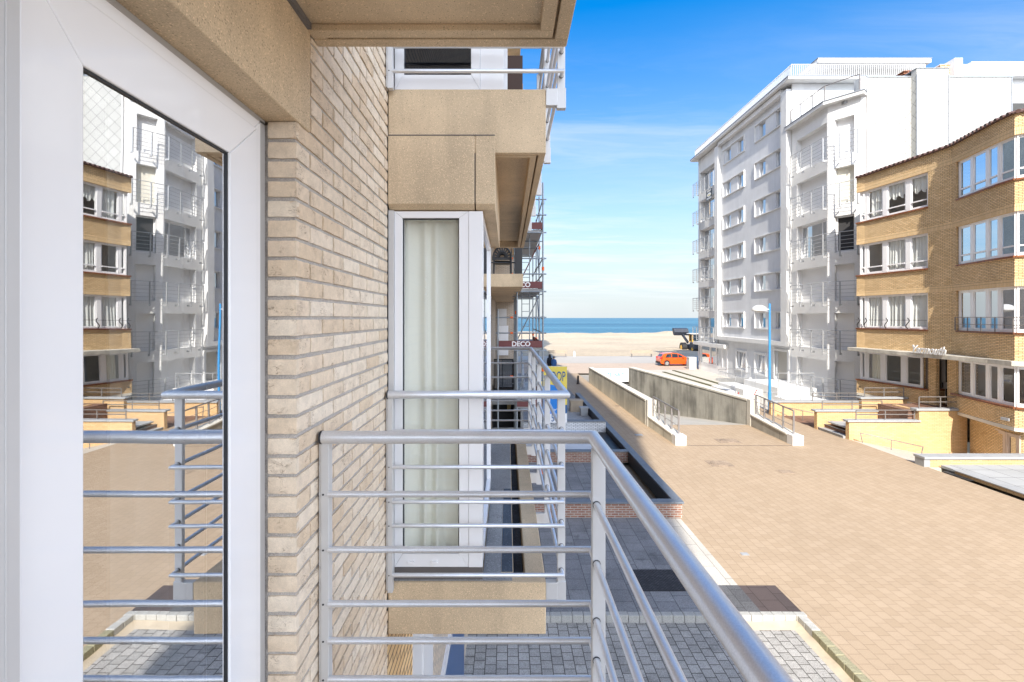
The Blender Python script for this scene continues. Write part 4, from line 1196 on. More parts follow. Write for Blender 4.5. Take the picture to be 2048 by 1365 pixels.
# cornice, parapet railing and penthouse
w = MB(); w.prism([(19.35,51.2),(19.35,33.3),(30.5,33.3),(30.5,34.0),(33,34.0),(33,51.2)], 21.87, 22.05); w.build('cornice', M['wrender'], wb, bevel=0.02)
w = MB(); w.prism([(19.32,51.23),(19.32,33.27),(30.53,33.27),(30.53,33.9),(33,33.9),(33,51.23)], 22.052, 22.10); w.build('roof_edge', M['zinc'], wb)
w = MB()
pts = [(19.75,50.9),(19.75,33.6),(29.0,33.6)]
for zz_ in (22.18, 23.0): w.tube([(a,b,zz_) for a,b in pts], 0.03, 6)
for a, b in zip(pts[:-1], pts[1:]):
    a, b = Vector(a), Vector(b); L = (b-a).length; n_ = int(L/0.14)
    for i in range(0 if tuple(a) == tuple(Vector(pts[0])) else 1, n_+1):
        p = a.lerp(b, i/n_); w.box(p.x-0.02, p.x+0.02, p.y-0.02, p.y+0.02, 22.1, 23.0)
w.build('roof_railing', M['whitepaint'], wb)
w = MB(); w.box(24.4, 31.0, 36.8, 50.3, 22.1, 24.3); w.build('penthouse_wall', M['pent'], wb)
w = MB(); w.box(23.0, 31.4, 35.8, 50.9, 24.3, 24.62); w.build('penthouse_roof', M['wrender'], wb, bevel=0.03)
w = MB(); w.box(22.97, 31.43, 35.77, 50.93, 24.622, 24.66); w.build('roof_edge', M['zinc'], wb)
# near bay: long side, chamfer, canopy
C0, C1, C2 = (XF, 33.98), (XF, 30.20), (21.06, 28.80)
bh = [2.72] + [5.69+2.985*k for k in range(5)]
L1 = C0[1]-C1[1]
ops = [(0.55, L1-0.10, h-2.25, h) for h in bh]
w = MB(); facade(w, C0, (0,-1), (-1,0), L1, -0.15, 18.7, ops, 0.42)
tc_ = (Vector(C2)-Vector(C1)).normalized(); nc_ = Vector((tc_.y, -tc_.x)); L2 = (Vector(C2)-Vector(C1)).length
ops2 = [(0.38, 1.42, h-2.25, h) for h in bh]
facade(w, C1, tuple(tc_), tuple(nc_), L2, -0.15, 18.7, ops2, 0.40)
w.build('bay_wall', M['wbrickpaint'], wb)
kinds = [('shutter','shutter'),('shutter','shutter'),('shutter','shutter'),('glass','dark'),('shutter','shutter_b'),('shutter','shutter')]
for h, (ka, kb) in zip(bh, kinds):
    x = XF+0.40
    if ka == 'glass':
        w = MB()
        w.box(x-0.04, x+0.02, 30.31, 33.43, h-0.12, h); w.box(x-0.04, x+0.02, 30.31, 33.43, h-2.25, h-2.17)
        for a in (30.31, 31.2, 33.34): w.box(x-0.045, x+0.02, a, a+0.09, h-2.169, h-0.121)
        f = w.build('window', M['pvc'], wb)
        w = MB(); w.face([(x-0.01,33.4,h-2.2),(x-0.01,30.35,h-2.2),(x-0.01,30.35,h-0.1),(x-0.01,33.4,h-0.1)]); w.build('pane', M['glass_sky'], f)
    else:
        zl = h-2.25
        w = MB(); w.box(x-0.03, x+0.02, 30.28, 33.44, zl if h < 12 or True else zl, h); w.build('roller_shutter', M[ka], wb)
    a = Vector(C1)+tc_*0.36-nc_*0.36; b = Vector(C1)+tc_*1.44-nc_*0.36
    q = [a, b, b-nc_*0.04, a-nc_*0.04]
    w = MB(); w.prism([(v.x, v.y) for v in q], h-2.25, h)
    if kb == 'dark':
        f = w.build('window', M['dark'], wb)
        w = MB()
        for (s0, s1, za, zb_) in ((0.38,1.42,h-2.25,h-2.1),(0.38,1.42,h-0.08,h),(0.38,0.46,h-2.1,h-0.08),(1.34,1.42,h-2.1,h-0.08)):
            a = Vector(C1)+tc_*s0-nc_*0.30; b = Vector(C1)+tc_*s1-nc_*0.30
            w.prism([(v.x, v.y) for v in (a, b, b-nc_*0.05, a-nc_*0.05)], za, zb_)
        w.build('frame', M['pvc'], f)
    else: w.build('roller_shutter', M[kb], wb)
oc = lambda d: [(XF-d, 33.55), (XF-d, 30.20-d*0.33), (21.0-d*nc_.x*-1*1.0, 28.85+d*nc_.y)]
for k, h in enumerate(bh):
    w = block_rail(0, 0, 0, h-2.22, 0, chain=[(XF-0.42, 33.5), (XF-0.42, 30.03), (20.66, 28.52)], hgt=1.15)
    w.build('balcony_railing', M['blockrail'], wb)
w = MB(); w.prism([(19.58,34.2),(19.58,30.0),(20.95,28.4),(21.4,28.78),(21.4,34.2)], 18.60, 18.80); w.build('bay_canopy', M['wrender'], wb, bevel=0.02)
w = MB(); w.prism([(19.55,34.23),(19.55,29.98),(20.94,28.36),(21.43,28.75),(21.43,34.23)], 18.802, 18.86); w.build('roof_edge', M['zinc'], wb)
w = MB()
pts = [(19.85,33.9),(19.85,30.25),(20.95,28.75)]
w.tube([(a,b,19.9) for a,b in pts], 0.03, 6)
for (x,y) in ((19.85,33.9),(19.85,32.7),(19.85,31.5),(19.85,30.25),(20.95,28.75)): w.box(x-0.03,x+0.03,y-0.03,y+0.03,18.86,19.9)
f = w.build('terrace_railing', M['steel'], wb)
w = MB()
for a, b in zip(pts[:-1], pts[1:]): w.face([(*a,18.95),(*b,18.95),(*b,19.8),(*a,19.8)])
w.build('pane', glassmat('clear_pane', 0.06, (0.93,0.96,0.97)), f)
# corner strip, rain pipe and the diamond shingle gable
w = MB(); w.box(21.06, 21.45, 28.80, 29.4, -0.15, 19.75); w.build('corner_strip', M['wrender'], wb)
w = MB(); w.tube([(21.40,28.72,0.2),(21.40,28.72,19.6)], 0.05, 8); w.build('rain_pipe', M['whitepaint'], wb)
w = MB(); w.box(21.46, 30.05, 28.80, 29.3, -0.15, 19.72); w.build('shingle_gable', M['shingle'], wb)
w = MB(); w.box(24.05, 25.95, 28.42, 28.795, -0.15, 20.05); w.build('chimney_stack', M['shingle'], wb)
w = MB()
w.box(21.4, 24.04, 28.77, 29.33, 19.722, 19.80); w.box(25.96, 30.1, 28.77, 29.33, 19.722, 19.80); w.box(24.02, 25.98, 28.39, 29.33, 20.052, 20.09)
for x in (21.47, 24.06, 25.94, 30.03): w.box(x-0.03, x+0.03, 28.385 if 24 < x < 25.97 else 28.77, 28.42 if 24 < x < 25.97 else 28.80, 0, 19.7)
w.build('flashing', M['zinc'], wb)
w = MB()
for i in range(6):
    x = 24.1 + i*0.31; w.box(x, x+0.25, 29.4, 30.6, 20.1, 20.16); w.box(x, x+0.25, 29.4, 30.6, 20.24, 20.30); w.box(x, x+0.25, 29.4, 30.6, 20.38, 20.44); w.box(x+0.25, x+0.31, 29.4, 30.6, 20.0, 20.46)
w.build('chimney_pots', M['sill'], wb)
w = MB(); w.box(24.0, 26, 29.31, 30.7, 19.5, 20.08); w.build('chimney_base', M['wrender'], wb)
# ground floor
gops = []
GY = 45.85
def gy(a): return GY - yat(a)
for (a, b) in ((1474.5,1493),(1512,1532)): gops.append((gy(a), gy(b), 1.0, 2.5))
portal = (gy(1551), gy(1577), 0.85, 2.95)
w = MB()
facade(w, (XF, GY), (0,-1), (-1,0), GY-33.985, -0.15, 3.38, gops+[portal], 0.25)
w.box(20.9, 21.0, yat(1580), yat(1548), 0.8, 3.2)
w.build('ground_floor_wall', M['grender'], wb)
w = MB(); w.box(20.20, 20.249, yat(1580)+0.05, yat(1551)-0.01, 0.86, 2.94); w.build('entrance_door', M['pent'], wb)
w = MB()
for (a, b, c, d) in gops+[portal]:
    ya, yb_ = GY-b, GY-a
    w.box(XF-0.11, XF+0.03, yb_, yb_+0.16, c-(0.14 if c > 0.9 else 0), d+0.16); w.box(XF-0.11, XF+0.03, ya-0.16, ya, c-(0.14 if c > 0.9 else 0), d+0.16)
    w.box(XF-0.11, XF+0.03, ya, yb_, d, d+0.16)
    if c > 0.9: w.box(XF-0.11, XF+0.03, ya, yb_, c-0.14, c)
w.build('surround', M['wrender'], wb)
for (a, b, c, d) in gops:
    ya, yb_ = GY-b, GY-a
    w = MB()
    for q in ((ya,yb_,c,c+0.08),(ya,yb_,d-0.08,d),(ya,ya+0.08,c+0.081,d-0.081),(yb_-0.08,yb_,c+0.081,d-0.081),((ya+yb_)/2-0.03,(ya+yb_)/2+0.03,c+0.081,d-0.081)): w.box(XF+0.14, XF+0.20, *q)
    f = w.build('window', M['pvc'], wb)
    w = MB(); w.face([(XF+0.17,yb_,c),(XF+0.17,ya,c),(XF+0.17,ya,d),(XF+0.17,yb_,d)]); w.build('pane', M['glass_sky'], f)
# shop front at the sea end
w = MB()
w.box(XF-0.02, XF+0.1, 43.9, 50.54, -0.15, 0.85)
for y in (43.9, 44.9, 46.2, 47.6, 49.9, 50.4): w.box(XF-0.05, XF+0.08, y, y+0.14, 0.851, 2.5)
w.box(XF-0.05, XF+0.08, 43.9, 50.54, 2.501, 2.9)
f = w.build('shop_front', M['pvc'], wb)
w = MB(); w.face([(XF+0.03,50.5,0.85),(XF+0.03,43.9,0.85),(XF+0.03,43.9,2.5),(XF+0.03,50.5,2.5)]); w.build('pane', M['glass_sky'], f)
w = MB(); w.box(XF-0.45, XF+0.1, 43.7, 51.0, 2.62, 2.95); w.build('shop_canopy', M['wrender'], wb, bevel=0.02)
# entrance landing, ramp and steps in white, with railings
w = MB()
w.box(17.5, 20.0, 31.3, 35.8, -0.1, 0.85)
w.prism([(17.9,35.8),(18.1,35.8),(18.1,41.5),(17.9,41.5)], -0.1, lambda x, y: 0.95-(y-35.8)*0.13)
w.prism([(18.1,35.8),(20.0,35.8),(20.0,41.5),(18.1,41.5)], -0.1, lambda x, y: 0.84-(y-35.8)*0.14)
w.box(16.2, 17.5, 33.2, 37.2, -0.1, 0.45)
w.box(15.6, 16.2, 34.2, 37.0, -0.1, 0.22)
w.box(17.2, 20.0, 29.6, 31.29, -0.1, 0.35)
w.build('entrance_steps', M['wrender'], wb)
def simple_rail(pts, hgt, bars, mat, post_every=1.3, r=0.022, parent=None, name='railing'):
    w = MB()
    for q in (1.0,)+bars: w.tube([(x,y,z+hgt*q) for x,y,z in pts], r if q == 1.0 else r*0.55, 8)
    for a, b in zip(pts[:-1], pts[1:]):
        a, b = Vector(a), Vector(b); n_ = max(1, round((b-a).length/post_every))
        for i in range(0 if tuple(a) == tuple(Vector(pts[0])) else 1, n_+1):
            p = a.lerp(b, i/n_); w.tube([(p.x,p.y,p.z),(p.x,p.y,p.z+hgt)], r*0.85, 8)
    return w.build(name, mat, parent)
simple_rail([(18.0,41.3,0.23),(18.0,35.8,0.95)], 0.75, (0.5,), M['blockrail'], parent=wb, name='ramp_railing')
simple_rail([(17.6,35.7,0.85),(17.6,31.4,0.85),(19.9,31.4,0.85)], 0.95, (0.5,), M['blockrail'], parent=wb, name='landing_railing')
simple_rail([(16.3,37.1,0.45),(16.3,33.3,0.45)], 0.85, (0.5,), M['blockrail'], parent=wb, name='step_railing')
simple_rail([(15.0,28.6,0.1),(17.2,28.4,0.1),(19.9,28.2,0.1)], 0.9, (0.5,), M['blockrail'], parent=wb, name='yard_railing')

# ================================================================== OTHER BUILDINGS BEHIND
rb = thing('rear_building', 'white building with brick end wall and roof terrace railing behind the shingled gable', 'building', (40, 42, 0))
w = MB(); w.box(34.0, 50, 37.5, 52, -0.16, 24.2); w.build('body_wall', M['wrender'], rb)
w = MB(); w.box(33.0, 50, 36.9, 37.45, 23.9, 24.75); w.build('fascia', M['wrender'], rb)
w = MB(); w.box(33.3, 33.9, 36.0, 37.4, 20.0, 24.75); w.build('white_pier', M['wrender'], rb)
w = MB(); w.box(32.6, 33.29, 36.4, 40, 19, 24.45); w.build('brick_end_wall', brickmat('brown_brick', (0.36,0.17,0.07), (0.44,0.22,0.10), (0.55,0.45,0.33), 0.4, 0.19, 0.03), rb)
for i in range(6):
    x = 34.2 + i*2.1
    w = MB(); w.box(x, x+0.3, 37.2, 37.49, 20, 23.9); w.build('mullion', M['pvc'], rb)
    w = MB(); w.box(x+0.31, x+2.09, 37.30, 37.48, 21.6, 23.4); w.build('window', M['glass_sky'], rb)
w = MB(); w.box(34, 50, 36.0, 37.4, 19.3, 19.9); w.build('terrace_slab', M['wrender'], rb)
w = MB(); w.box(34, 50, 36.0, 37.4, 15.0, 17.3); w.build('terrace_wall', M['wrender'], rb)
w = MB()
w.tube([(35.0,36.1,22.0),(50,36.1,22.0)], 0.05, 6)
for i in range(76): w.box(35+i*0.2, 35.09+i*0.2, 36.07, 36.13, 19.9, 22.0)
w.build('terrace_railing', M['whitepaint'], rb)
w = MB(); w.box(38.4, 50, 40, 50, 24.2, 26.6); w.build('roof_storey', M['wrender'], rb)
# ================================================================== LEFT SIDE BEYOND THE OWN BUILDING
b2 = thing('seafront_apartment_block', 'cream brick apartment block under renovation behind the scaffolding at the street end', 'apartment building', (-5, 40, 0))
w = MB()
w.box(-12, -0.70, 14.05, 28.4, 2.3, 31.0)
w.box(-12, -0.70, 14.05, 22.0, -0.15, 2.29)
w.box(-12, 0.45, 28.41, 64, -0.15, 29.5)
w.box(-10, 0.30, 48, 64, 29.501, 44)
w.build('brick_wall', M['backbrick'], b2)
w = MB(); w.box(-12.2, -0.45, 14.02, 28.39, 31.0, 31.25); w.box(-12.2, 0.7, 28.41, 47.9, 29.5, 29.75); w.box(-10.2, 0.6, 47.9, 64.2, 44, 44.3)
w.build('roof', M['conc'], b2)
for k in (0, 1, 2, 3, 4):
    w = MB(); z = H+0.90+2.77*k
    w.box(-0.695, 0.45, 14.07, 19.6, z, z+0.38); w.box(-0.695, 0.45, 19.6, 28.4, z+0.04, z+0.38)
    w.build('balcony_slab', M['conc'], b2, bevel=0.01)
w = MB(); w.box(0.10, 0.13, 14.2, 14.25, H+1.285, H+2.3); w.box(0.215, 0.43, 14.10, 14.12, H+1.285, H+2.25)
w.tube([(-0.65,14.22,H+1.62),(0.40,14.22,H+1.62),(0.40,27,H+1.62)], 0.02, 8)
w.build('dark_balustrade', M['blackpl'], b2)
# end wall facing the viewer, with grey panel and white shutter
w = MB(); w.box(-0.62, -0.05, 28.34, 28.405, H-0.45, H+0.52); w.build('grey_panel', M['alu_flat'], b2)
w = MB(); w.box(-0.62, -0.10, 28.33, 28.406, H-2.2, H-0.46); w.build('roller_shutter', M['shutter'], b2)
w = MB(); w.box(-0.099, 0.05, 28.32, 28.406, H-2.2, H-0.46); w.build('window_frame', M['pvc'], b2)
# raised ground floor terrace with dark garage opening, smoked glass and side rail
w = MB()
w.box(-0.70, 0.72, 22.0, 28.33, 1.45, 1.60); w.box(0.60, 0.72, 22.0, 28.33, -0.15, 1.449); w.box(-0.70, 0.599, 22.0, 22.15, -0.15, 0.38)
w.build('terrace_slab', M['conc_dk'], b2)
w = MB(); w.box(-0.70, 0.60, 23.6, 23.65, -0.15, 1.449); w.build('garage_back', M['dark'], b2)
w = MB(); w.box(-0.02, 0.16, 23.5, 23.59, 0.95, 1.20); w.tube([(0.34,23.55,0.72),(0.34,23.55,1.3)], 0.04, 8); w.build('wall_lamp', M['brass'], b2)
w = MB(); w.box(-0.68, 0.42, 24.0, 24.03, 1.90, 3.30); f = w.build('glass_screen', M['smoke'], b2)
w = MB(); w.box(-0.68, 0.46, 23.98, 24.05, 3.30, 3.36); w.box(-0.68, 0.46, 23.98, 24.05, 1.82, 1.90); w.box(0.42, 0.46, 23.98, 24.05, 1.9, 3.3); w.build('frame', M['blackpl'], f)
w = MB(); w.bar((0.74, 21.0, 2.0), (0.74, 26.5, 3.85), 0.10, 0.25); w.build('stair_stringer', M['alu_flat'], b2)

# plastic chair on the far balcony
ch = thing('plastic_chair', 'black plastic garden chair with slotted fan back on the far concrete balcony', 'chair', (-0.16, 14.75, H+1.28))
cz = H+1.28
w = MB()
def seatfn(u, v): return (-0.16+(u-0.5)*0.46, 14.55+v*0.42, cz+0.43-0.03*math.sin(math.pi*u)*math.sin(math.pi*v))
w.grid(seatfn, 8, 8); w.box(-0.39, 0.07, 14.55, 14.97, cz+0.36, cz+0.395)
w.build('seat', M['blackpl'], ch)
w = MB()
def backp(a, r): return (-0.16+0.27*r*math.cos(a), 14.52, cz+0.52+0.33*r*math.sin(a)+0.0)
pts = [(-0.43,14.52,cz+0.44)] + [backp(math.pi*(1-k/16.0), 1.0) for k in range(17)] + [(0.11,14.52,cz+0.44)]
w.tube(pts, 0.028, 8)
for k in range(1, 10):
    a = math.pi*k/10.0
    p0, p1 = Vector(backp(a, 0.24)), Vector(backp(a, 0.99))
    w.bar(p0, p1, 0.052, 0.014, up=(0,1,0))
w.bar((-0.40,14.52,cz+0.50),(0.08,14.52,cz+0.50), 0.014, 0.09)
ar = [backp(math.pi*(k/10.0), 0.56) for k in range(11)]
w.tube(ar, 0.022, 6)
w.build('backrest', M['blackpl'], ch)
for sx in (-0.41, 0.09):
    w = MB(); w.tube([(sx,14.52,cz+0.62),(sx,14.80,cz+0.64),(sx,14.95,cz+0.60),(sx,14.97,cz+0.44)], 0.022, 8); w.build('armrest', M['blackpl'], ch)
    for sy in (14.56, 14.95):
        w = MB(); w.tube([(sx,sy,cz+0.44),(sx*1.02,sy+(0.03 if sy > 14.7 else -0.03),cz)], 0.022, 8, r2=0.016); w.build('leg', M['blackpl'], ch)

# scaffolding
sc = thing('scaffolding', 'tall grey tube scaffolding with dark red toe boards along the block near the beach', 'scaffolding', (0.5, 19, 0))
SY = [16.8, 18.75, 20.7, 23.4]
SXI, SXO = 0.33, 1.23
for y in SY:
    for x in (SXI, SXO):
        w = MB(); w.tube([(x,y,0.0),(x,y,10.1 if y < 20 else 9.6)], 0.028, 8)
        for z in (1.3, 3.35, 5.4, 7.45, 9.4): w.tube([(x,y,z-0.05),(x,y,z+0.05)], 0.05, 8)
        w.build('standard', M['scaf'], sc)
w = MB(); w.tube([(-0.33,16.8,0.0),(-0.33,16.8,H+0.30)], 0.028, 8); w.build('standard', M['scaf'], sc)
decks = [H-3.10, H-1.05, H+1.00, H+3.05]
for z in decks:
    w = MB()
    w.box(SXI+0.03, SXO-0.03, 16.85, 23.4, z-0.06, z)
    for i in range(5): w.box(SXI+0.03+i*0.18, SXI+0.17+i*0.18, 16.84, 23.41, z+0.001, z+0.012)
    w.build('deck', M['scafdeck'], sc)
    w = MB(); w.box(SXO-0.02, SXO+0.01, 16.9, 23.35, z, z+0.17); w.build('toe_board', M['toeboard'], sc)
    x0 = -0.30 if abs(z-(H-1.05)) < 0.01 else SXI
    w = MB(); w.box(x0, SXO-0.03, 16.74, 16.77, z+0.02, z+0.255); tb = w.build('toe_board', M['toeboard'], sc)
    if abs(z-(H-1.05)) < 0.01: text_mesh('DECO', 0.235, (0.47, 16.735, z+0.137), FRONT, M['signw'], 'lettering', tb, bold=0.006)
    if abs(z-(H+1.0)) < 0.01: text_mesh('DECO', 0.235, (0.47, 16.735, z+0.137), FRONT, M['signw'], 'lettering', tb, bold=0.006)
    for q in (0.52, 1.06):
        x0 = -0.36 if abs(z-(H-1.05)) < 0.01 else SXI
        w = MB(); w.tube([(x0-0.05,16.8,z+q),(SXO+0.12,16.8,z+q)], 0.024, 8); w.build('ledger', M['scaf'], sc)
        w = MB(); w.tube([(SXO,16.7,z+q),(SXO,23.5,z+q)], 0.024, 8); w.build('ledger', M['scaf'], sc)
        w = MB(); w.tube([(0.1,16.77,z+q),(0.19,16.77,z+q)], 0.034, 8); w.build('clip', M['orange'], sc)
    for y in SY:
        w = MB(); w.tube([(SXI-0.1,y,z-0.09),(SXO+0.12,y,z-0.09)], 0.024, 8); w.build('transom', M['scaf'], sc)
for i, z in enumerate((H-3.1, H-1.05, H+1.0)):
    w = MB(); w.tube([(SXO+0.04, 18.75, z+0.1),(SXO+0.04, 20.7, z+2.0)], 0.022, 8); w.build('brace', M['scaf'], sc)
    w = MB(); w.tube([(SXI, 18.75, z+0.1),(SXO, 18.75, z+1.9)], 0.022, 8); w.build('brace', M['toeboard'] if i == 2 else M['scaf'], sc)
    # ladder
    w = MB()
    for x in (0.52, 0.80): w.tube([(x, 17.6, z+0.02),(x, 17.5, z+2.2)], 0.016, 6)
    for k in range(8): w.tube([(0.52, 17.59-k*0.012, z+0.2+k*0.27),(0.80, 17.59-k*0.012, z+0.2+k*0.27)], 0.012, 6)
    w.build('ladder', M['scaf'], sc)
for (x, y, z) in ((1.23,18.7,4.3),(1.23,20.7,4.5),(1.23,23.3,4.6),(1.23,18.7,3.0),(1.23,23.4,3.1),(0.33,18.7,5.6),(1.23,20.7,6.9),(1.23,18.7,8.1),(1.23,16.8,3.6),(1.23,16.8,7.1)):
    w = MB(); w.tube([(x,y-0.04,z-0.06),(x,y-0.04,z+0.06)], 0.045, 8); w.build('clip', M['orange'], sc)
for y in SY:
    w = MB(); w.box(SXO-0.09, SXO+0.09, y-0.09, y+0.09, -0.003, 0.015); w.lathe([(0.05,0.015),(0.05,0.12),(0.03,0.14)], (SXO,y,0), 10); w.build('base_plate', M['orange'], sc)

# estate agent's board
sg = thing('sale_board', 'yellow, blue and white apartment sale board above the white brick garden wall', 'sign', (1.94, 21.6, 0))
xL, xR, yS = 1.22, 2.66, 21.60
zT, zB = P(0,733,yS)[2], P(0,846,yS)[2]
w = MB(); w.box(xL, xR, yS, yS+0.05, zB, zT); bd_ = w.build('board', M['signw'], sg)
w = MB(); w.box(xL+0.002, xR-0.002, yS-0.004, yS-0.001, zB+0.78, zT-0.01); w.build('yellow_field', M['signy'], bd_)
w = MB(); w.box(xL+0.002, xR-0.26, yS-0.006, yS-0.0045, zB+0.40, zB+0.78); w.build('blue_band', M['signb'], bd_)
w = MB(); w.box(xR-0.258, xR-0.002, yS-0.006, yS-0.0045, zB+0.42, zB+0.80); w.build('blue_band', M['signdk'], bd_)
w = MB()
for kx in range(1):
    vs = [(1.92+0.66*math.cos(a), yS-0.009, zB+1.12+0.58*math.sin(a)) for a in [2*math.pi*i/40 for i in range(40)]]
    w.face(vs[::-1] if False else vs)
w.build('blue_disc', M['signb'], bd_)
text_mesh('TE KOOP', 0.62, (1.94, yS-0.010, zB+2.05), FRONT, M['signdk'], 'lettering', bd_, sx=0.50, bold=0.004)
text_mesh('APPARTEMENT', 0.30, (1.93, yS-0.014, zB+1.16), FRONT, M['signw'], 'lettering', bd_, sx=0.56, bold=0.008)
text_mesh('058 533', 0.46, (1.90, yS-0.008, zB+0.20), FRONT, M['signdk'], 'lettering', bd_, sx=0.72)
w = MB()
for i, x in enumerate((2.02, 2.12, 2.22)): w.box(x-0.03, x+0.03, yS-0.012, yS-0.008, zB+0.52+i*0.03, zB+0.58+i*0.03)
w.build('arrow', M['signw'], bd_)
for x in (1.4, 2.5):
    w = MB(); w.box(x-0.04, x+0.04, yS+0.05, yS+0.13, -0.004, zT-0.1); w.build('post', M['timber'], sg)

# ================================================================== FRONT GARDEN WALLS ON THE LEFT
def tagged(mb, name, mats, label, cat, group=None, **k):
    return tag(mb.build(name, mats, **k), label, cat, group)
gw = thing('garden_wall', 'long low red brick wall with dark bluestone coping dividing the sunken front yards from the street', 'garden wall', (4.6, 22, 0))
w = MB()
w.box(4.53, 4.72, 13.06, 32.0, -0.02, 0.385); w.box(-0.66, 4.529, 13.06, 13.24, -0.02, 0.385); w.box(-0.66, 4.529, 18.06, 18.24, -0.02, 0.385)
w.build('brick_wall', M['redbrick'], gw)
w = MB()
w.box(4.50, 4.76, 13.02, 32.05, 0.386, 0.435); w.box(-0.66, 4.499, 13.02, 13.28, 0.386, 0.434); w.box(-0.66, 4.499, 18.02, 18.28, 0.386, 0.434)
w.build('coping', M['bluestone'], gw, bevel=0.006)
w = MB(); w.box(4.49, 4.531, 13.29, 18.0, -0.02, 0.384); w.box(4.49, 4.531, 18.3, 32.0, -0.02, 0.384); w.build('bitumen_face', M['gasket'], gw)
wg = thing('white_brick_wall', 'white glazed brick wall with dark coping below the sale board', 'garden wall', (2.5, 22.1, 0))
w = MB(); w.box(0.73, 4.47, 22.0, 22.2, -0.02, 0.66); w.build('brick_wall', M['wbrick'], wg)
w = MB(); w.box(0.73, 4.49, 21.96, 22.24, 0.661, 0.72); w.build('coping', M['bluestone'], wg, bevel=0.006)
w = MB(); w.box(0.7, 3.75, 18.3, 21.95, -0.02, 0.20); tagged(w, 'light_well_cover', pm('pale_cover_slab', (0.62,0.62,0.63), 0.6, var=0.08), 'pale flat slab cover in front of the white brick wall', 'slab')
lv = thing('well_grating', 'dark slatted steel grating beside the bluestone coping in front of the white wall', 'grating', (4.1, 20, 0))
w = MB(); w.box(3.78, 4.47, 18.32, 21.93, -0.015, 0.16); w.build('tray', M['gasket'], lv)
w = MB()
for i in range(11): w.box(3.80+i*0.062, 3.84+i*0.062, 18.33, 21.92, 0.161, 0.20)
w.build('slats', M['louvre'], lv)
w = MB()
for k in range(7): w.tube([(1.95+0.02*k, 19.4+0.03*k, 0.2),(1.90+0.05*k, 19.42+0.05*((k*3)%5-2), 0.27+0.03*(k%3))], 0.02, 5, r2=0.006)
tagged(w, 'weed', pm('weed_green', (0.05,0.09,0.02), 0.9), 'small green weed growing through the pale cover slab', 'plant')
w = MB(); w.box(2.2, 4.48, 22.3, 32, -0.01, 0.02); structure('gravel_yard', w, aggregate('grey_gravel', (0.34,0.34,0.345), scale=30, stain=0.2, dark=0.5, light=1.8))
pk = thing('bin', 'low brown wooden planter box beyond the sale board', 'planter', (3.6, 27, 0))
w = MB(); w.box(3.6, 4.3, 27.6, 28.2, 0.0, 0.62); w.build('box', M['timber'], pk, bevel=0.02); w = MB(); w.box(3.56,4.34,27.56,28.24,0.62,0.68); w.build('rim', M['timber'], pk)
pk.name = 'planter_box'
pc = thing('white_plinth', 'small white concrete plinth block beside the end of the bluestone coping', 'plinth', (4.2, 26.6, 0))
w = MB(); w.box(4.0, 4.4, 26.4, 26.8, 0.02, 0.45); w.build('block', M['coping'], pc, bevel=0.02); w = MB(); w.box(3.96,4.44,26.36,26.84,0.45,0.50); w.build('cap', M['coping'], pc)

# kerb stones between the slab path and the cobbled yard
kb = None
rngk = random.Random(5)
n = 31
for i in range(n):
    x = 5.425 - 0.2025*(i+1)
    if i == 0:
        w = MB(); w.box(x+0.003, x+0.1995, 8.737, 8.860, -0.12, 0.018)
        kb = tag(w.build('kerb_stone', M['kerb'], bevel=0.008), 'grey concrete kerb stone in the straight row across the yard edge', 'kerb stone', 'kerb stones across the yard')
        kb['label'] = 'grey concrete kerb stone in the straight row edging the cobbled yard'
    else:
        c = kb.copy(); COL.objects.link(c); c.location = (-0.2025*i, rngk.uniform(-0.004,0.004), rngk.uniform(-0.004,0.003)); c.rotation_euler = (0,0,0)
kb2 = None
for i in range(26):
    y1_ = 8.735 - 0.2045*i
    mat = M['kerb'] if i < 2 else M['kerbmoss']
    if i in (0, 2):
        w = MB(); w.box(5.242, 5.392, y1_-0.2, y1_-0.004, -0.12, 0.02)
        kb2 = tag(w.build('kerb_stone', mat, bevel=0.010), 'clean grey kerb stone at the corner of the row along the tan street' if i == 0 else 'weathered mossy kerb stone in the row along the tan street', 'kerb stone', 'clean kerb stones at the corner' if i == 0 else 'mossy kerb stones along the street')
        by = y1_
    else:
        c = kb2.copy(); COL.objects.link(c); c.location = (rngk.uniform(-0.005,0.005), y1_-by, rngk.uniform(-0.004,0.006))
# manholes and covers
def cover(cx, cy, sx_, sy_, label, mat=None, ring=True):
    t = thing('manhole_cover', label, 'manhole cover', (cx, cy, 0.004))
    w = MB(); w.box(cx-sx_/2, cx+sx_/2, cy-sy_/2, cy+sy_/2, 0.0, 0.006); w.build('frame', mat or M['manhole'], t)
    w = MB()
    if ring: w.lathe([(min(sx_,sy_)*0.42,0.006),(min(sx_,sy_)*0.42,0.011),(min(sx_,sy_)*0.38,0.013)], (cx,cy,0), 24)
    else: w.box(cx-sx_*0.4, cx+sx_*0.4, cy-sy_*0.4, cy+sy_*0.4, 0.006, 0.011)
    w.build('lid', mat or M['manhole'], t)
cover(7.85, 17.9, 0.85, 0.75, 'brown square manhole cover in the middle of the tan paving in front of the ramp')
cover(9.65, 21.2, 0.95, 0.75, 'brown square manhole cover on the paving between the two ramp plinths')
cover(9.75, 16.95, 0.50, 0.42, 'smaller dark manhole cover further right on the tan paving', ring=False)
cover(5.42, 11.05, 0.17, 0.13, 'tiny grey metal valve cover set in the sunlit tan paving', M['coping'], ring=False)
cover(6.05, 22.3, 0.35, 0.3, 'small pale cover in the shaded paving strip beside the coping', M['coping'], ring=False)
cover(7.0, 29.5, 0.8, 0.6, 'thin tan cover plate in the sunlit strip beside the parapet wall', M['manhole'], ring=False)
w = MB(); w.box(2.55, 3.90, 9.55, 10.35, -0.003, 0.012)
tagged(w, 'door_mat', M['mat'], 'dark woven metal foot mat lying on the shaded grey slabs', 'mat')
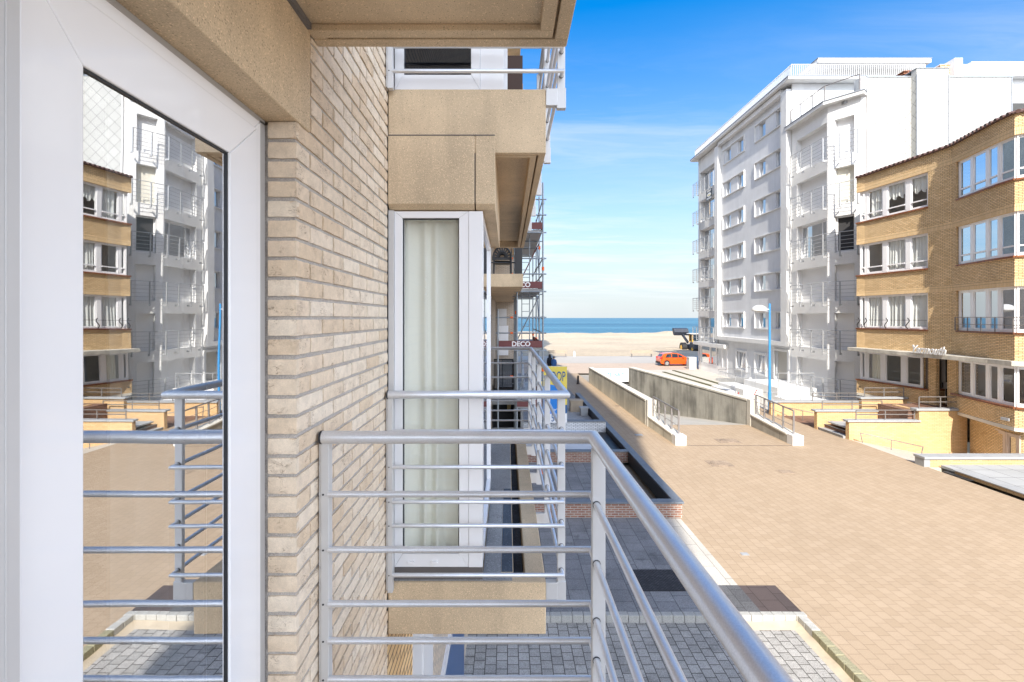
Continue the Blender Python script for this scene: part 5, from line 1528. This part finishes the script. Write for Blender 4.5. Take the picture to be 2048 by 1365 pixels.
w = MB(); w.box(7.6, 12.02, 20.40, 20.43, 0.001, 0.004); tagged(w, 'drain_slot', M['gasket'], 'thin dark drain slot in the paving between the two ramp plinths', 'drain')
# dark bollard
bo = thing('bollard', 'dark brown tapered cast bollard standing in the building shadow', 'bollard', (5.75, 39.4, 0))
w = MB(); w.lathe([(0.13,0),(0.13,0.06),(0.10,0.10),(0.075,0.60),(0.05,0.68),(0.0,0.72)], (5.75,39.4,0), 14); w.build('post', pm('cast_iron', (0.03,0.02,0.018), 0.5), bo)
w = MB(); w.lathe([(0.085,0.60),(0.095,0.615),(0.085,0.63)], (5.75,39.4,0), 14); w.build('collar', M['gasket'], bo)

# ================================================================== GARAGE RAMP WALLS
lw_ = thing('ramp_wall', 'pale weathered concrete parapet on the street side of the garage ramp', 'ramp wall', (7.2, 30, 0))
w = MB()
w.prism([(6.95,24.4),(7.33,24.4),(7.10,40.3),(6.78,40.3)], -2.3, 1.20); w.build('parapet', M['wallconc'], lw_)
w = MB(); w.prism([(6.93,24.38),(7.37,24.38),(7.13,40.32),(6.75,40.32)], 1.201, 1.29); w.build('coping', M['capconc'], lw_, bevel=0.01)
w = MB(); w.box(6.96, 7.40, 24.02, 24.37, -0.1, 1.30); w.build('end_pier', M['capconc'], lw_, bevel=0.012)
w = MB(); w.prism([(7.10,20.9),(7.50,20.9),(7.38,24.0),(6.98,24.0)], -0.1, lambda x,y: 0.33+(y-20.9)*0.035); w.build('low_wall', M['wallconc'], lw_)
w = MB(); w.prism([(7.08,20.89),(7.53,20.89),(7.41,24.01),(6.96,24.01)], lambda x,y: 0.331+(y-20.9)*0.035, lambda x,y: 0.40+(y-20.9)*0.035); w.build('coping', M['capconc'], lw_, bevel=0.01)
w = MB(); w.box(7.10, 7.56, 20.42, 20.88, -0.05, 0.42); w.build('plinth', M['whitepaint'], lw_, bevel=0.015)
rwl = thing('ramp_wall', 'dark stained concrete retaining wall on the far side of the garage ramp', 'ramp wall', (11.5, 30, 0))
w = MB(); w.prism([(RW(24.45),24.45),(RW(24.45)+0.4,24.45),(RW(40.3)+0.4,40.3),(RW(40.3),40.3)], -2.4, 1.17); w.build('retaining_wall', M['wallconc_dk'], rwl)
w = MB(); w.prism([(RW(24.45)-0.03,24.43),(RW(24.45)+0.45,24.43),(RW(40.3)+0.45,40.32),(RW(40.3)-0.03,40.32)], 1.215, 1.30); w.prism([(RW(24.45)+0.03,24.46),(RW(24.45)+0.39,24.46),(RW(40.3)+0.39,40.29),(RW(40.3)+0.03,40.29)], 1.171, 1.214); w.build('coping', M['capconc'], rwl)
w = MB(); w.box(12.08, 12.54, 24.05, 24.42, -0.3, 1.31); w.build('end_pier', M['capconc'], rwl, bevel=0.012)
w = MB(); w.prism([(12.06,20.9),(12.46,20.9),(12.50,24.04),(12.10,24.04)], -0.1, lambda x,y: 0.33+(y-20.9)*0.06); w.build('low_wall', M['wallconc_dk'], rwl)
w = MB(); w.prism([(12.03,20.89),(12.50,20.89),(12.54,24.045),(12.07,24.045)], lambda x,y: 0.345+(y-20.9)*0.06, lambda x,y: 0.42+(y-20.9)*0.06); w.build('coping', M['capconc'], rwl, bevel=0.01)
w = MB(); w.box(12.05, 12.52, 20.42, 20.88, -0.05, 0.42); w.build('plinth', M['whitepaint'], rwl, bevel=0.015)
def ramp_rail(p0, p1, label):
    t = thing('ramp_railing', label, 'railing', p0)
    p0, p1 = Vector(p0), Vector(p1)
    h = 0.98
    w = MB(); w.tube([p0+Vector((0,0,h)), p1+Vector((0,0,h))], 0.03, 10); w.build('handrail', M['steel'], t)
    for q in (0.33, 0.66):
        w = MB(); w.tube([p0+Vector((0,0,h*q)), p1+Vector((0,0,h*q))], 0.012, 8); w.build('bar', M['steel'], t)
    for k in range(5):
        p = p0.lerp(p1, k/4.0)
        w = MB(); w.box(p.x-0.035, p.x+0.035, p.y-0.02, p.y+0.02, p.z, p.z+h-0.02); w.build('post', M['steel'], t)
    w = MB()
    for k in range(4):
        z = p1.z + 0.12 + 0.2*k
        w.tube([(p1.x, p1.y+0.05, z),(p1.x+0.10, p1.y+0.05, z+0.08),(p1.x, p1.y+0.05, z+0.16)], 0.018, 6)
    w.build('wall_fixing', M['capconc'], t)
ramp_rail((7.35,20.75,0.42),(7.22,23.95,0.51), 'short steel railing on the low wall at the street side of the garage ramp')
ramp_rail((12.28,20.75,0.43),(12.32,23.98,0.60), 'steel railing on the low wall at the right hand side of the garage ramp')
ps = thing('driveway_board', 'white board with blue private driveway lettering across the ramp end', 'sign', (9.0, 40.4, 0))
w = MB(); w.box(7.05, 10.75, 40.4, 40.5, 0.05, 1.16); bdd = w.build('board', M['signw'], ps)
text_mesh('PRIVATE INRIT', 0.40, (8.55, 40.385, 0.62), FRONT, M['signb'], 'lettering', bdd, sx=0.92, bold=0.006)
w = MB(); w.box(7.05, 10.75, 40.51, 40.6, -2.3, -0.12); w.build('dark_opening', M['dark'], ps)
w = MB(); w.box(7.6, 10.1, 40.37, 40.395, 0.13, 0.16); w.build('ledge', M['sill'], bdd)
for (a, b, lab) in (((15.35,48.0),(16.2,35.0),'long narrow mossy drainage gutter in the pale plaza nearest the ramp wall'),((16.8,49.4),(17.15,38.4),'long narrow mossy drainage gutter in the pale plaza nearest the white block')):
    w = MB(); w.prism([(a[0],a[1]),(a[0]+0.28,a[1]),(b[0]+0.28,b[1]),(b[0],b[1])], 0.0, 0.05)
    t = tagged(w, 'drain_gutter', M['hedge'], lab, 'gutter')

# ================================================================== YELLOW TERRACES
def ywall(name_label, parts, copings, rails, loc, extra=None):
    t = thing('terrace_wall', name_label, 'terrace wall', loc)
    for p in parts:
        w = MB(); w.box(*p); w.build('brick_wall', M['ywall'], t)
    for p in copings:
        w = MB(); w.box(*p); w.build('coping', M['coping'], t, bevel=0.012)
    for (pts, hgt, ev) in rails:
        w = MB()
        for q in (1.0, 0.55): w.tube([(x,y,z+hgt*q) for x,y,z in pts], 0.022, 8)
        rl = w.build('tube_rail', M['steel'], t)
        for a, b in zip(pts[:-1], pts[1:]):
            a, b = Vector(a), Vector(b); n_ = max(1, round((b-a).length/ev))
            for i in range(n_+1):
                p = a.lerp(b, i/n_); w = MB(); w.tube([p, p+Vector((0,0,hgt-0.02))], 0.024, 8); w.build('post', M['steel'], rl)
    return t
ywall('nearest yellow brick terrace wall with two coping levels beside the basement entrance',
      [(15.12,18.22,21.4,21.62,-0.8,0.79),(18.221,20.35,21.4,21.62,-0.8,1.29),(18.221,18.45,21.621,22.9,-0.1,1.288)],
      [(15.02,18.26,21.33,21.69,0.79,0.87),(18.05,20.40,21.33,21.69,1.29,1.38)],
      [([(15.5,21.5,0.87),(18.1,21.5,0.87)], 0.42, 1.25),([(18.3,21.5,1.38),(20.2,21.5,1.38)], 0.50, 1.0)], (16.5,21.5,0))
ywall('middle yellow brick terrace wall with grey coping and thin tube rail behind the nearest wall',
      [(14.98,18.3,23.4,23.62,-0.1,0.86)], [(14.86,18.4,23.33,23.69,0.86,0.94)], [([(15.3,23.5,0.94),(18.2,23.5,0.94)], 0.42, 1.3)], (16.5,23.5,0))
ywall('short yellow brick landing wall under the left bay of the brick building',
      [(17.55,19.95,23.95,24.15,-0.1,1.38)], [(17.45,20.0,23.88,24.22,1.38,1.46)], [([(17.75,24.05,1.46),(19.7,24.05,1.46)], 0.45, 1.0)], (18.5,24.05,0))
ywall('farthest yellow brick terrace wall behind the blue lamp post with a white railing above',
      [(14.55,19.8,26.7,26.92,-0.1,0.72)], [(14.50,19.9,26.62,27.0,0.72,0.80)], [([(16.9,26.8,0.80),(19.6,26.8,0.80)], 0.42, 1.3)], (17,26.8,0))
w = MB()
w.box(15.3, 17.9, 21.9, 23.1, 0.40, 0.46)
tagged(w, 'stair_landing', M['palepave'], 'pale tiled stair landing between the two yellow terrace walls', 'landing')
st = thing('entrance_stairs', 'dark shaded steps with grey edges rising between the yellow terrace walls', 'stairs', (15.6, 22.5, 0))
for i in range(3):
    w = MB(); w.box(15.02+0.32*i, 17.9, 21.63, 23.39, -0.05+0.15*i, 0.10+0.15*i); w.build('step', M['brownpave'] if i else M['coping'], st)
    w = MB(); w.box(15.0+0.32*i, 15.08+0.32*i, 21.64, 23.38, 0.101+0.15*i, 0.125+0.15*i); w.build('nosing', M['coping'], st)
w = MB(); w.box(17.91, 20.1, 21.63, 23.39, -0.05, 1.25); w.build('landing', M['brownpave'], st)
w = MB(); w.box(15.05, 17.5, 23.63, 26.6, 0.006, 0.012); structure('brown_path', w, M['brownpave'])
w = MB()
w.face([(15.2,21.39,0.0),(15.2,18.0,0.0),(18.6,18.0,-0.68),(18.6,21.39,-0.68)]); w.face([(18.6,21.39,-0.68),(18.6,18.0,-0.68),(22.0,18.0,-0.68),(22.0,21.39,-0.68)])
structure('basement_ramp', w, M['plaza'])
w = MB(); w.box(15.2, 23, 17.4, 17.5, -0.9, -0.01); w.box(15.2, 23, 21.55, 21.62, -0.9, -0.8); structure('ramp_side', w, M['wallconc'])
simple_r = thing('ramp_handrail', 'thin low steel handrail sloping down in front of the nearest yellow terrace wall', 'railing', (15.3, 20.8, 0))
w = MB(); w.tube([(15.35,20.9,0.0),(15.25,20.9,0.42),(17.45,20.3,-0.02),(17.35,20.3,-0.43)], 0.02, 8); w.build('handrail', M['steel'], simple_r)
w = MB(); w.tube([(16.35,20.6,-0.23),(16.35,20.6,0.2)], 0.016, 8); w.build('post', M['steel'], simple_r)
sr2 = thing('path_handrail', 'thin steel handrail sloping down in front of the farthest yellow terrace wall', 'railing', (14.9, 26, 0))
w = MB(); w.tube([(14.85,26.0,0.0),(14.80,26.0,0.62),(16.1,24.6,0.46),(16.1,24.6,0.0)], 0.02, 8); w.build('handrail', M['steel'], sr2)
w = MB(); w.tube([(15.45,25.3,0.0),(15.45,25.3,0.54)], 0.016, 8); w.build('post', M['steel'], sr2)
fw_ = thing('terrace_wall', 'long low yellow brick wall with pale grey coping in front of the basement entrance', 'terrace wall', (18, 17.7, 0))
w = MB(); w.box(15.30, 24, 17.52, 17.80, -0.75, 0.28); w.build('brick_wall', M['ywall'], fw_)
w = MB(); w.box(15.06, 24, 17.45, 17.95, 0.281, 0.37); w.build('coping', M['coping'], fw_, bevel=0.012)
w = MB(); w.box(15.08, 15.299, 17.50, 17.90, 0.0, 0.28); w.build('end_block', M['coping'], fw_)
w = MB(); w.box(15.6, 40, 5, 17.40, 0.0, 0.10); w.box(15.9, 40, 5, 17.4, 0.10, 0.112); structure('terrace_tiles', w, M['palepave'])
te = thing('terrace_edge', 'grey coping over a shaded yellow brick kerb along the pale tiled terrace', 'terrace edge', (15.5, 12, 0))
w = MB(); w.box(15.50, 15.599, 5, 16.75, -0.02, 0.085); w.build('brick_kerb', M['ywall'], te)
w = MB(); w.box(15.46, 15.88, 5, 16.8, 0.1005, 0.128); w.build('coping', M['coping'], te)
w = MB(); w.box(15.26, 15.45, 16.0, 17.0, 0.0, 0.012); tagged(w, 'painted_shadow', M['louvre'], 'small painted shadow patch at the corner of the pale terrace', 'painted shadow')  # flat dark sheet that paints a shadow on the ground

# ================================================================== STREET LAMP
lp = thing('street_lamp', 'bright blue street lamp pole with a white domed lantern on a short arm', 'street lamp', (15.1, 27.9, 0))
lx, ly = 15.1, 27.85
w = MB(); w.tube([(lx,ly,0),(lx,ly,1.1)], 0.088, 14); w.tube([(lx,ly,1.1),(lx,ly,6.22)], 0.072, 14, r2=0.055); w.build('pole', M['bluepaint'], lp)
w = MB(); w.tube([(lx,ly,5.88),(lx-0.35,ly,5.90)], 0.03, 8); w.build('arm', M['whitepaint'], lp)
w = MB()
w.lathe([(0.40,-0.06),(0.42,0.0),(0.38,0.10),(0.28,0.20),(0.14,0.26),(0.0,0.27)], (lx-0.60,ly,5.86), 20)
w.build('lantern', M['whitepaint'], lp)
w = MB(); w.lathe([(0.0,-0.16),(0.2,-0.14),(0.34,-0.06),(0.34,-0.055)], (lx-0.60,ly,5.86), 20); w.build('diffuser', pm('opal_diffuser', (0.7,0.7,0.68), 0.3), lp)
# construction sign leaning by the lamp
for (x, y, lab, tilt) in ((14.2, 28.6, 'slim red and white striped stick leaning beside the blue lamp post', 0.55), (12.95, 27.6, 'thin red tipped stick leaning beside the retaining wall pier', 0.25)):
    t = thing('marker_stick', lab, 'stick', (x, y, 0))
    a, b = Vector((x, y, 0.0)), Vector((x+tilt, y, 1.15))
    w = MB(); w.tube([a, a.lerp(b, 0.7)], 0.025, 6); w.build('shaft', M['whitepaint'], t)
    w = MB(); w.tube([a.lerp(b, 0.7), b], 0.025, 6); w.build('tip', M['redlamp'], t)
    w = MB(); w.box(x-0.35, x+0.15, y-0.1, y+0.1, 0.0, 0.10); w.build('foot', M['rubber'], t)
# planter block
pl = thing('planter', 'pale pebble dashed planter block between the orange car and the white block', 'planter', (19.2, 50.6, 0))
w = MB(); w.box(19.0, 19.75, 50.55, 51.3, -0.01, 1.20); w.build('body', aggregate('pebble_dash', (0.55,0.54,0.52), scale=16, stain=0.1), pl)
w = MB(); w.box(18.97, 19.78, 50.52, 51.33, 1.20, 1.26); w.build('rim', M['capconc'], pl)
# ================================================================== PROMENADE AND BEACH THINGS
def bench(x0, x1, y, label):
    t = thing('park_bench', label, 'bench', ((x0+x1)/2, y, 0))
    w = MB()
    for k in range(3): w.box(x0, x1, y+0.12*k, y+0.12*k+0.09, 0.42, 0.46)
    w.build('seat', M['timber'], t)
    w = MB()
    for k in range(2): w.box(x0, x1, y+0.38+0.03*k, y+0.41+0.03*k, 0.58+0.18*k, 0.70+0.18*k)
    w.build('backrest', M['timber'], t)
    for x in (x0+0.15, x1-0.15):
        w = MB(); w.box(x-0.04, x+0.04, y, y+0.36, 0.0, 0.419); w.bar((x, y+0.36, 0.0), (x, y+0.46, 0.9), 0.06, 0.04); w.build('leg', M['steel'], t)
bench(17.0, 20.0, 66.5, 'long timber bench facing the beach left of the orange car')
bench(5.6, 8.2, 66.5, 'timber bench in the shadow behind the two people')
bp = thing('beach_post', 'short white marker post at the edge of the sand', 'post', (9.3, 67.3, 0))
w = MB(); w.lathe([(0.16,0),(0.14,0.7),(0.14,0.72)], (9.3,67.3,0), 12); w.build('post', M['whitepaint'], bp)
w = MB(); w.lathe([(0.17,0.72),(0.17,0.78),(0.0,0.82)], (9.3,67.3,0), 12); w.build('cap', M['coping'], bp)

# people
def person(label, x, y, face, top, bottom, hairm, scale=1.0, hood=False):
    """standing figure seen from behind, built as one skinned body"""
    J = {}
    def v(n, p, r): J[n] = (Vector(p), r)
    v('pelvis', (0,0,0.96), 0.15); v('waist', (0,0.0,1.10), 0.145); v('chest', (0,0.01,1.32), 0.175); v('neckb', (0,0.0,1.47), 0.085); v('neck', (0,0.01,1.54), 0.058); v('head', (0,0.02,1.64), 0.092); v('crown', (0,0.02,1.73), 0.075)
    for s, k in ((-1,'l'),(1,'r')):
        st_ = 0.10*s
        v('hip'+k, (0.09*s,0,0.90), 0.105); v('knee'+k, (0.10*s,0.03+st_*0.3,0.50), 0.07); v('ank'+k, (0.10*s,-0.02+st_*0.6,0.09), 0.048); v('toe'+k, (0.11*s,0.13+st_*0.6,0.045), 0.04)
        v('sh'+k, (0.19*s,0,1.42), 0.075); v('elb'+k, (0.25*s,-0.02,1.14), 0.055); v('wri'+k, (0.20*s,0.12,0.95), 0.04); v('hand'+k, (0.17*s,0.17,0.90), 0.038)
    E = [('pelvis','waist'),('waist','chest'),('chest','neckb'),('neckb','neck'),('neck','head'),('head','crown')]
    for k in 'lr': E += [('pelvis','hip'+k),('hip'+k,'knee'+k),('knee'+k,'ank'+k),('ank'+k,'toe'+k),('chest','sh'+k),('sh'+k,'elb'+k),('elb'+k,'wri'+k),('wri'+k,'hand'+k)]
    names = list(J)
    me = bpy.data.meshes.new('person')
    RZ = Matrix.Rotation(face, 4, 'Z')
    me.from_pydata([RZ @ (J[n][0]*scale) for n in names], [(names.index(a), names.index(b)) for a, b in E], [])
    o = bpy.data.objects.new('person', me); COL.objects.link(o)
    md = o.modifiers.new('skin', 'SKIN'); o.modifiers.new('sub', 'SUBSURF').levels = 2
    sv = me.skin_vertices[0].data if me.skin_vertices else None
    if sv is None:
        bm = bmesh.new(); bm.from_mesh(me); bm.verts.layers.skin.verify(); bm.to_mesh(me); bm.free(); sv = me.skin_vertices[0].data
    for i, n in enumerate(names):
        sv[i].radius = (J[n][1]*scale,)*2; sv[i].use_root = (n == 'pelvis')
    dg = bpy.context.evaluated_depsgraph_get(); dg.update()
    me2 = bpy.data.meshes.new_from_object(o.evaluated_get(dg))
    bpy.data.objects.remove(o)
    for m_ in (top, bottom, M['skin'], M['rubber']): me2.materials.append(m_)
    for p in me2.polygons:
        z = p.center.z/scale; r = math.hypot(p.center.x, p.center.y)/scale
        p.use_smooth = True
        p.material_index = 3 if z < 0.10 else 2 if (z > 1.50 or (z < 0.94 and r > 0.16 and z > 0.8)) else 0 if z > 0.93 else 1
    me2.transform(Matrix.Translation((x, y, -0.005)))
    o = bpy.data.objects.new('person', me2); COL.objects.link(o)
    tag(o, label, 'person')
    # coat and hair
    def shell(name, zs, mat, back=0.0):
        mb = MB(); seg = 16
        vs = []
        for (z, rx, ry, oy) in zs:
            for k in range(seg):
                a = 2*math.pi*k/seg
                q = RZ @ Vector((rx*math.cos(a)*scale, (oy+ry*math.sin(a))*scale, z*scale))
                vs.append((x+q.x, y+q.y, q.z))
        fs = [(i*seg+k, i*seg+(k+1)%seg, (i+1)*seg+(k+1)%seg, (i+1)*seg+k) for i in range(len(zs)-1) for k in range(seg)]
        fs.append(tuple(range((len(zs)-1)*seg, len(zs)*seg)))
        mb.raw(vs, fs, True)
        c = mb.build(name, mat); c.parent = o
    shell('coat', [(0.78,0.23,0.19,0.0),(1.0,0.225,0.185,0.0),(1.2,0.22,0.18,0.0),(1.38,0.25,0.17,0.0),(1.47,0.17,0.12,0.0),(1.50,0.09,0.08,0.0)], top)
    if hood: shell('hood', [(1.46,0.12,0.11,-0.01),(1.56,0.125,0.125,-0.015),(1.68,0.12,0.125,-0.01),(1.76,0.09,0.10,0.0),(1.79,0.03,0.04,0.0)], top)
    else: shell('hair', [(1.62,0.098,0.09,-0.02),(1.70,0.10,0.105,-0.01),(1.76,0.07,0.08,0.0),(1.785,0.02,0.03,0.0)], hairm)
    return o
person('person in a long black coat standing beside the one in blue beyond the sale board', 4.07, 46.6, R(20), M['coatdk'], M['trouser'], M['hair'], 1.05, hood=True)
person('person in a blue jacket and dark trousers walking on the shaded promenade edge', 4.42, 46.1, R(-15), M['coatbl'], M['coatdk'], M['hair'], 0.97)

# orange car, side on
car = thing('parked_car', 'bright orange hatchback parked side on at the promenade beside the planter', 'car', (18.9, 54, 0))
cx0, cyc = 17.05, 54.9                  # rear bumper x, centre line y
prof = [(0.10,0.34),(0.04,0.55),(0.07,0.80),(0.16,0.98),(0.42,1.33),(0.62,1.42),(1.30,1.475),(1.95,1.44),(2.35,1.32),(2.95,1.00),(3.45,0.93),(3.80,0.82),(3.95,0.62),(3.95,0.36),(3.80,0.24),(0.30,0.24)]
prof = [(a, b-0.02) for a, b in prof]
def carbody():
    mb = MB(); n_ = len(prof)
    rows_ = []
    for (s, inset, top) in ((-1,0.0,0),(1,0.0,0)):
        ring = []
        for (px_, pz_) in prof:
            tum = max(0, pz_-0.92)*0.32
            ring.append((cx0+px_, cyc+s*(0.84-tum), pz_))
        rows_.append(ring)
    vs = rows_[0]+rows_[1]
    fs = [(i, (i+1)%n_, n_+(i+1)%n_, n_+i) for i in range(n_)]
    mb.raw(vs, fs)
    # sides as strips around the wheel arches
    mb.raw(rows_[0], [tuple(range(n_-1,-1,-1))]); mb.raw(rows_[1], [tuple(range(n_))])
    return mb
body = carbody().build('body', M['carpaint'], car, bevel=0.04)
def sidepane(pts, name='side_window'):
    mb = MB()
    for s in (-1, 1):
        q = [(cx0+a, cyc+s*(0.846-max(0,b-0.94)*0.32), b-0.02) for a, b in pts]
        mb.face(q if s < 0 else q[::-1])
    mb.build(name, M['carglass'], car)
sidepane([(0.62,0.98),(1.28,0.98),(1.28,1.38),(0.80,1.34)]); sidepane([(1.36,0.98),(2.02,0.98),(2.02,1.36),(1.36,1.385)]); sidepane([(2.08,0.98),(2.75,0.98),(2.35,1.24),(2.08,1.34)])
mb = MB(); mb.face([(cx0+0.20,cyc-0.62,1.04),(cx0+0.20,cyc+0.62,1.04),(cx0+0.41,cyc+0.58,1.30),(cx0+0.41,cyc-0.58,1.30)][::-1]); mb.build('rear_window', M['carglass'], car)
mb = MB(); mb.face([(cx0+2.40,cyc-0.62,1.31),(cx0+2.40,cyc+0.62,1.31),(cx0+2.95,cyc+0.74,1.0),(cx0+2.95,cyc-0.74,1.0)]); mb.build('windscreen', M['carglass'], car)
for px_ in (0.78, 3.22):
    for s in (-1, 1):
        y = cyc+s*0.76
        mb = MB()
        mb.tube([(cx0+px_, y-0.10, 0.305),(cx0+px_, y+0.10, 0.305)], 0.305, 24); wh = mb.build('wheel', M['rubber'], car)
        mb = MB(); mb.tube([(cx0+px_, y+s*0.101, 0.305),(cx0+px_, y+s*0.112, 0.305)], 0.20, 16); mb.build('rim', M['rim'], wh)
        mb = MB()
        pts = [(cx0+px_+0.36*math.cos(a), cyc+s*0.842, 0.29+0.36*math.sin(a)) for a in [math.pi*k/14 for k in range(15)]]
        mb.tube(pts, 0.028, 6); mb.build('wheel_arch', M['rubber'], car)
for s in (-1, 1):
    mb = MB(); mb.box(cx0+0.05, cx0+0.30, cyc+s*0.72-0.13, cyc+s*0.72+0.13, 0.80, 0.98); mb.build('tail_light', M['redlamp'], car, bevel=0.03)
    mb = MB(); mb.box(cx0+2.5, cx0+2.68, cyc+s*0.92-0.08, cyc+s*0.92+0.08, 0.93, 1.06); mb.build('mirror', M['carpaint'], car, bevel=0.03)
mb = MB(); mb.box(cx0-0.01, cx0+0.3, cyc-0.8, cyc+0.8, 0.24, 0.40); mb.build('bumper', M['rubber'], car)

# wheel loader on the sand
ld = thing('wheel_loader', 'yellow wheel loader with raised dark bucket working on the beach sand', 'wheel loader', (31, 82, 0))
gx, gy_ = 30.6, 81.5
lz = -0.55
def wheel(x, y, r, wdt, name='wheel'):
    mb = MB(); mb.tube([(x-wdt/2,y,lz+r),(x-wdt/2+0.06,y,lz+r),(x+wdt/2-0.06,y,lz+r),(x+wdt/2,y,lz+r)], r, 22)
    o = mb.build(name, M['rubber'], ld, bevel=0.05)
    mb = MB(); mb.tube([(x-wdt/2-0.02,y,lz+r),(x-wdt/2+0.02,y,lz+r)], r*0.52, 16); mb.tube([(x-wdt/2-0.05,y,lz+r),(x-wdt/2+0.0,y,lz+r)], r*0.2, 12); mb.build('rim', M['yellowmach'], o)
for (x, y) in ((gx-0.35, gy_+1.7),(gx+1.55, gy_+1.7),(gx+0.55, gy_-1.0),(gx+2.4, gy_-1.0)): wheel(x, y, 0.85, 0.75)
mb = MB(); mb.box(gx+0.15, gx+2.2, gy_-1.9, gy_+0.2, lz+0.75, lz+1.85); mb.box(gx+0.3, gx+1.7, gy_+0.2, gy_+2.6, lz+0.7, lz+1.4); mb.build('chassis', M['bucket'], ld, bevel=0.08)
mb = MB()
for (x, y) in ((gx+0.45,gy_-0.4),(gx+1.9,gy_-0.4),(gx+0.45,gy_+0.9),(gx+1.9,gy_+0.9)): mb.box(x-0.09, x+0.09, y-0.09, y+0.09, lz+1.86, lz+3.2)
cb = mb.build('cab_frame', M['yellowmach'], ld)
mb = MB(); mb.box(gx+0.5, gx+1.85, gy_-0.33, gy_+0.83, lz+1.86, lz+3.15); mb.build('cab_glass', M['carglass'], cb)
mb = MB(); mb.box(gx+0.0, gx+2.35, gy_-0.7, gy_+1.2, lz+3.2, lz+3.34); mb.build('cab_roof', M['whitepaint'], ld, bevel=0.05)
for x in (gx+0.3, gx+1.5):
    mb = MB(); mb.bar((x, gy_+1.3, lz+1.7), (x-0.2, gy_+3.6, lz+3.1), 0.22, 0.4); mb.build('lift_arm', M['bucket'], ld)
mb = MB()
bxs = [(0.0,0.0),(-0.25,0.65),(0.1,1.3),(0.9,1.45),(1.0,1.2),(0.55,0.2)]
x0, x1 = gx-1.35, gx+1.15
vs = [(x0, gy_+3.4+a, lz+2.85+b*0.9) for a, b in bxs]+[(x1, gy_+3.4+a, lz+2.85+b*0.9) for a, b in bxs]
n_ = len(bxs)
mb.raw(vs, [(i,(i+1)%n_,n_+(i+1)%n_,n_+i) for i in range(n_)]+[tuple(range(n_-1,-1,-1)), tuple(range(n_,2*n_))]); mb.build('bucket', M['bucket'], ld)
mb = MB(); mb.box(gx+1.3, gx+2.6, gy_-2.6, gy_-1.91, lz+0.7, lz+1.5); mb.build('counterweight', M['bucket'], ld, bevel=0.06)

# black agent's board on a stake at the third balcony of the white block
ab = thing('agent_board', 'small black estate agent board on a stake at a balcony rail of the white block', 'sign', (19.5, 46.4, 12.3))
az = P(0, 400, 46.6)[2]
rotl = Matrix(((0,0,-1),(-1,0,0),(0,1,0)))
mb = MB(); mb.box(19.44, 19.48, 46.0, 47.3, az, az+1.0); bb = mb.build('board', M['gasket'], ab)
mb = MB(); mb.tube([(19.5,46.65,az-1.4),(19.5,46.65,az)], 0.03, 8); mb.build('stake', M['timber'], ab)
text_mesh('TE KOOP', 0.22, (19.437,46.65,az+0.84), rotl, M['signw'], 'lettering', bb, bold=0.006)
mb = MB(); mb.lathe([(0.0,0),(0.36,0.001),(0.36,0.004)], (0,0,0), 20)
xf = Matrix.Translation((19.436, 46.65, az+0.5)) @ rotl.to_4x4() @ Matrix.Diagonal((1.3, 0.55, 1, 1))
mb.build('white_oval', M['signw'], bb, xf=xf)
mb = MB(); mb.box(19.426, 19.430, 46.35, 46.95, az+0.42, az+0.50); mb.build('gold_stroke', M['signy'], bb)
mb = MB()
for k in range(2): mb.box(19.434, 19.439, 46.12, 47.18, az+0.08+0.10*k, az+0.14+0.10*k)
mb.build('white_lines', M['signw'], bb)
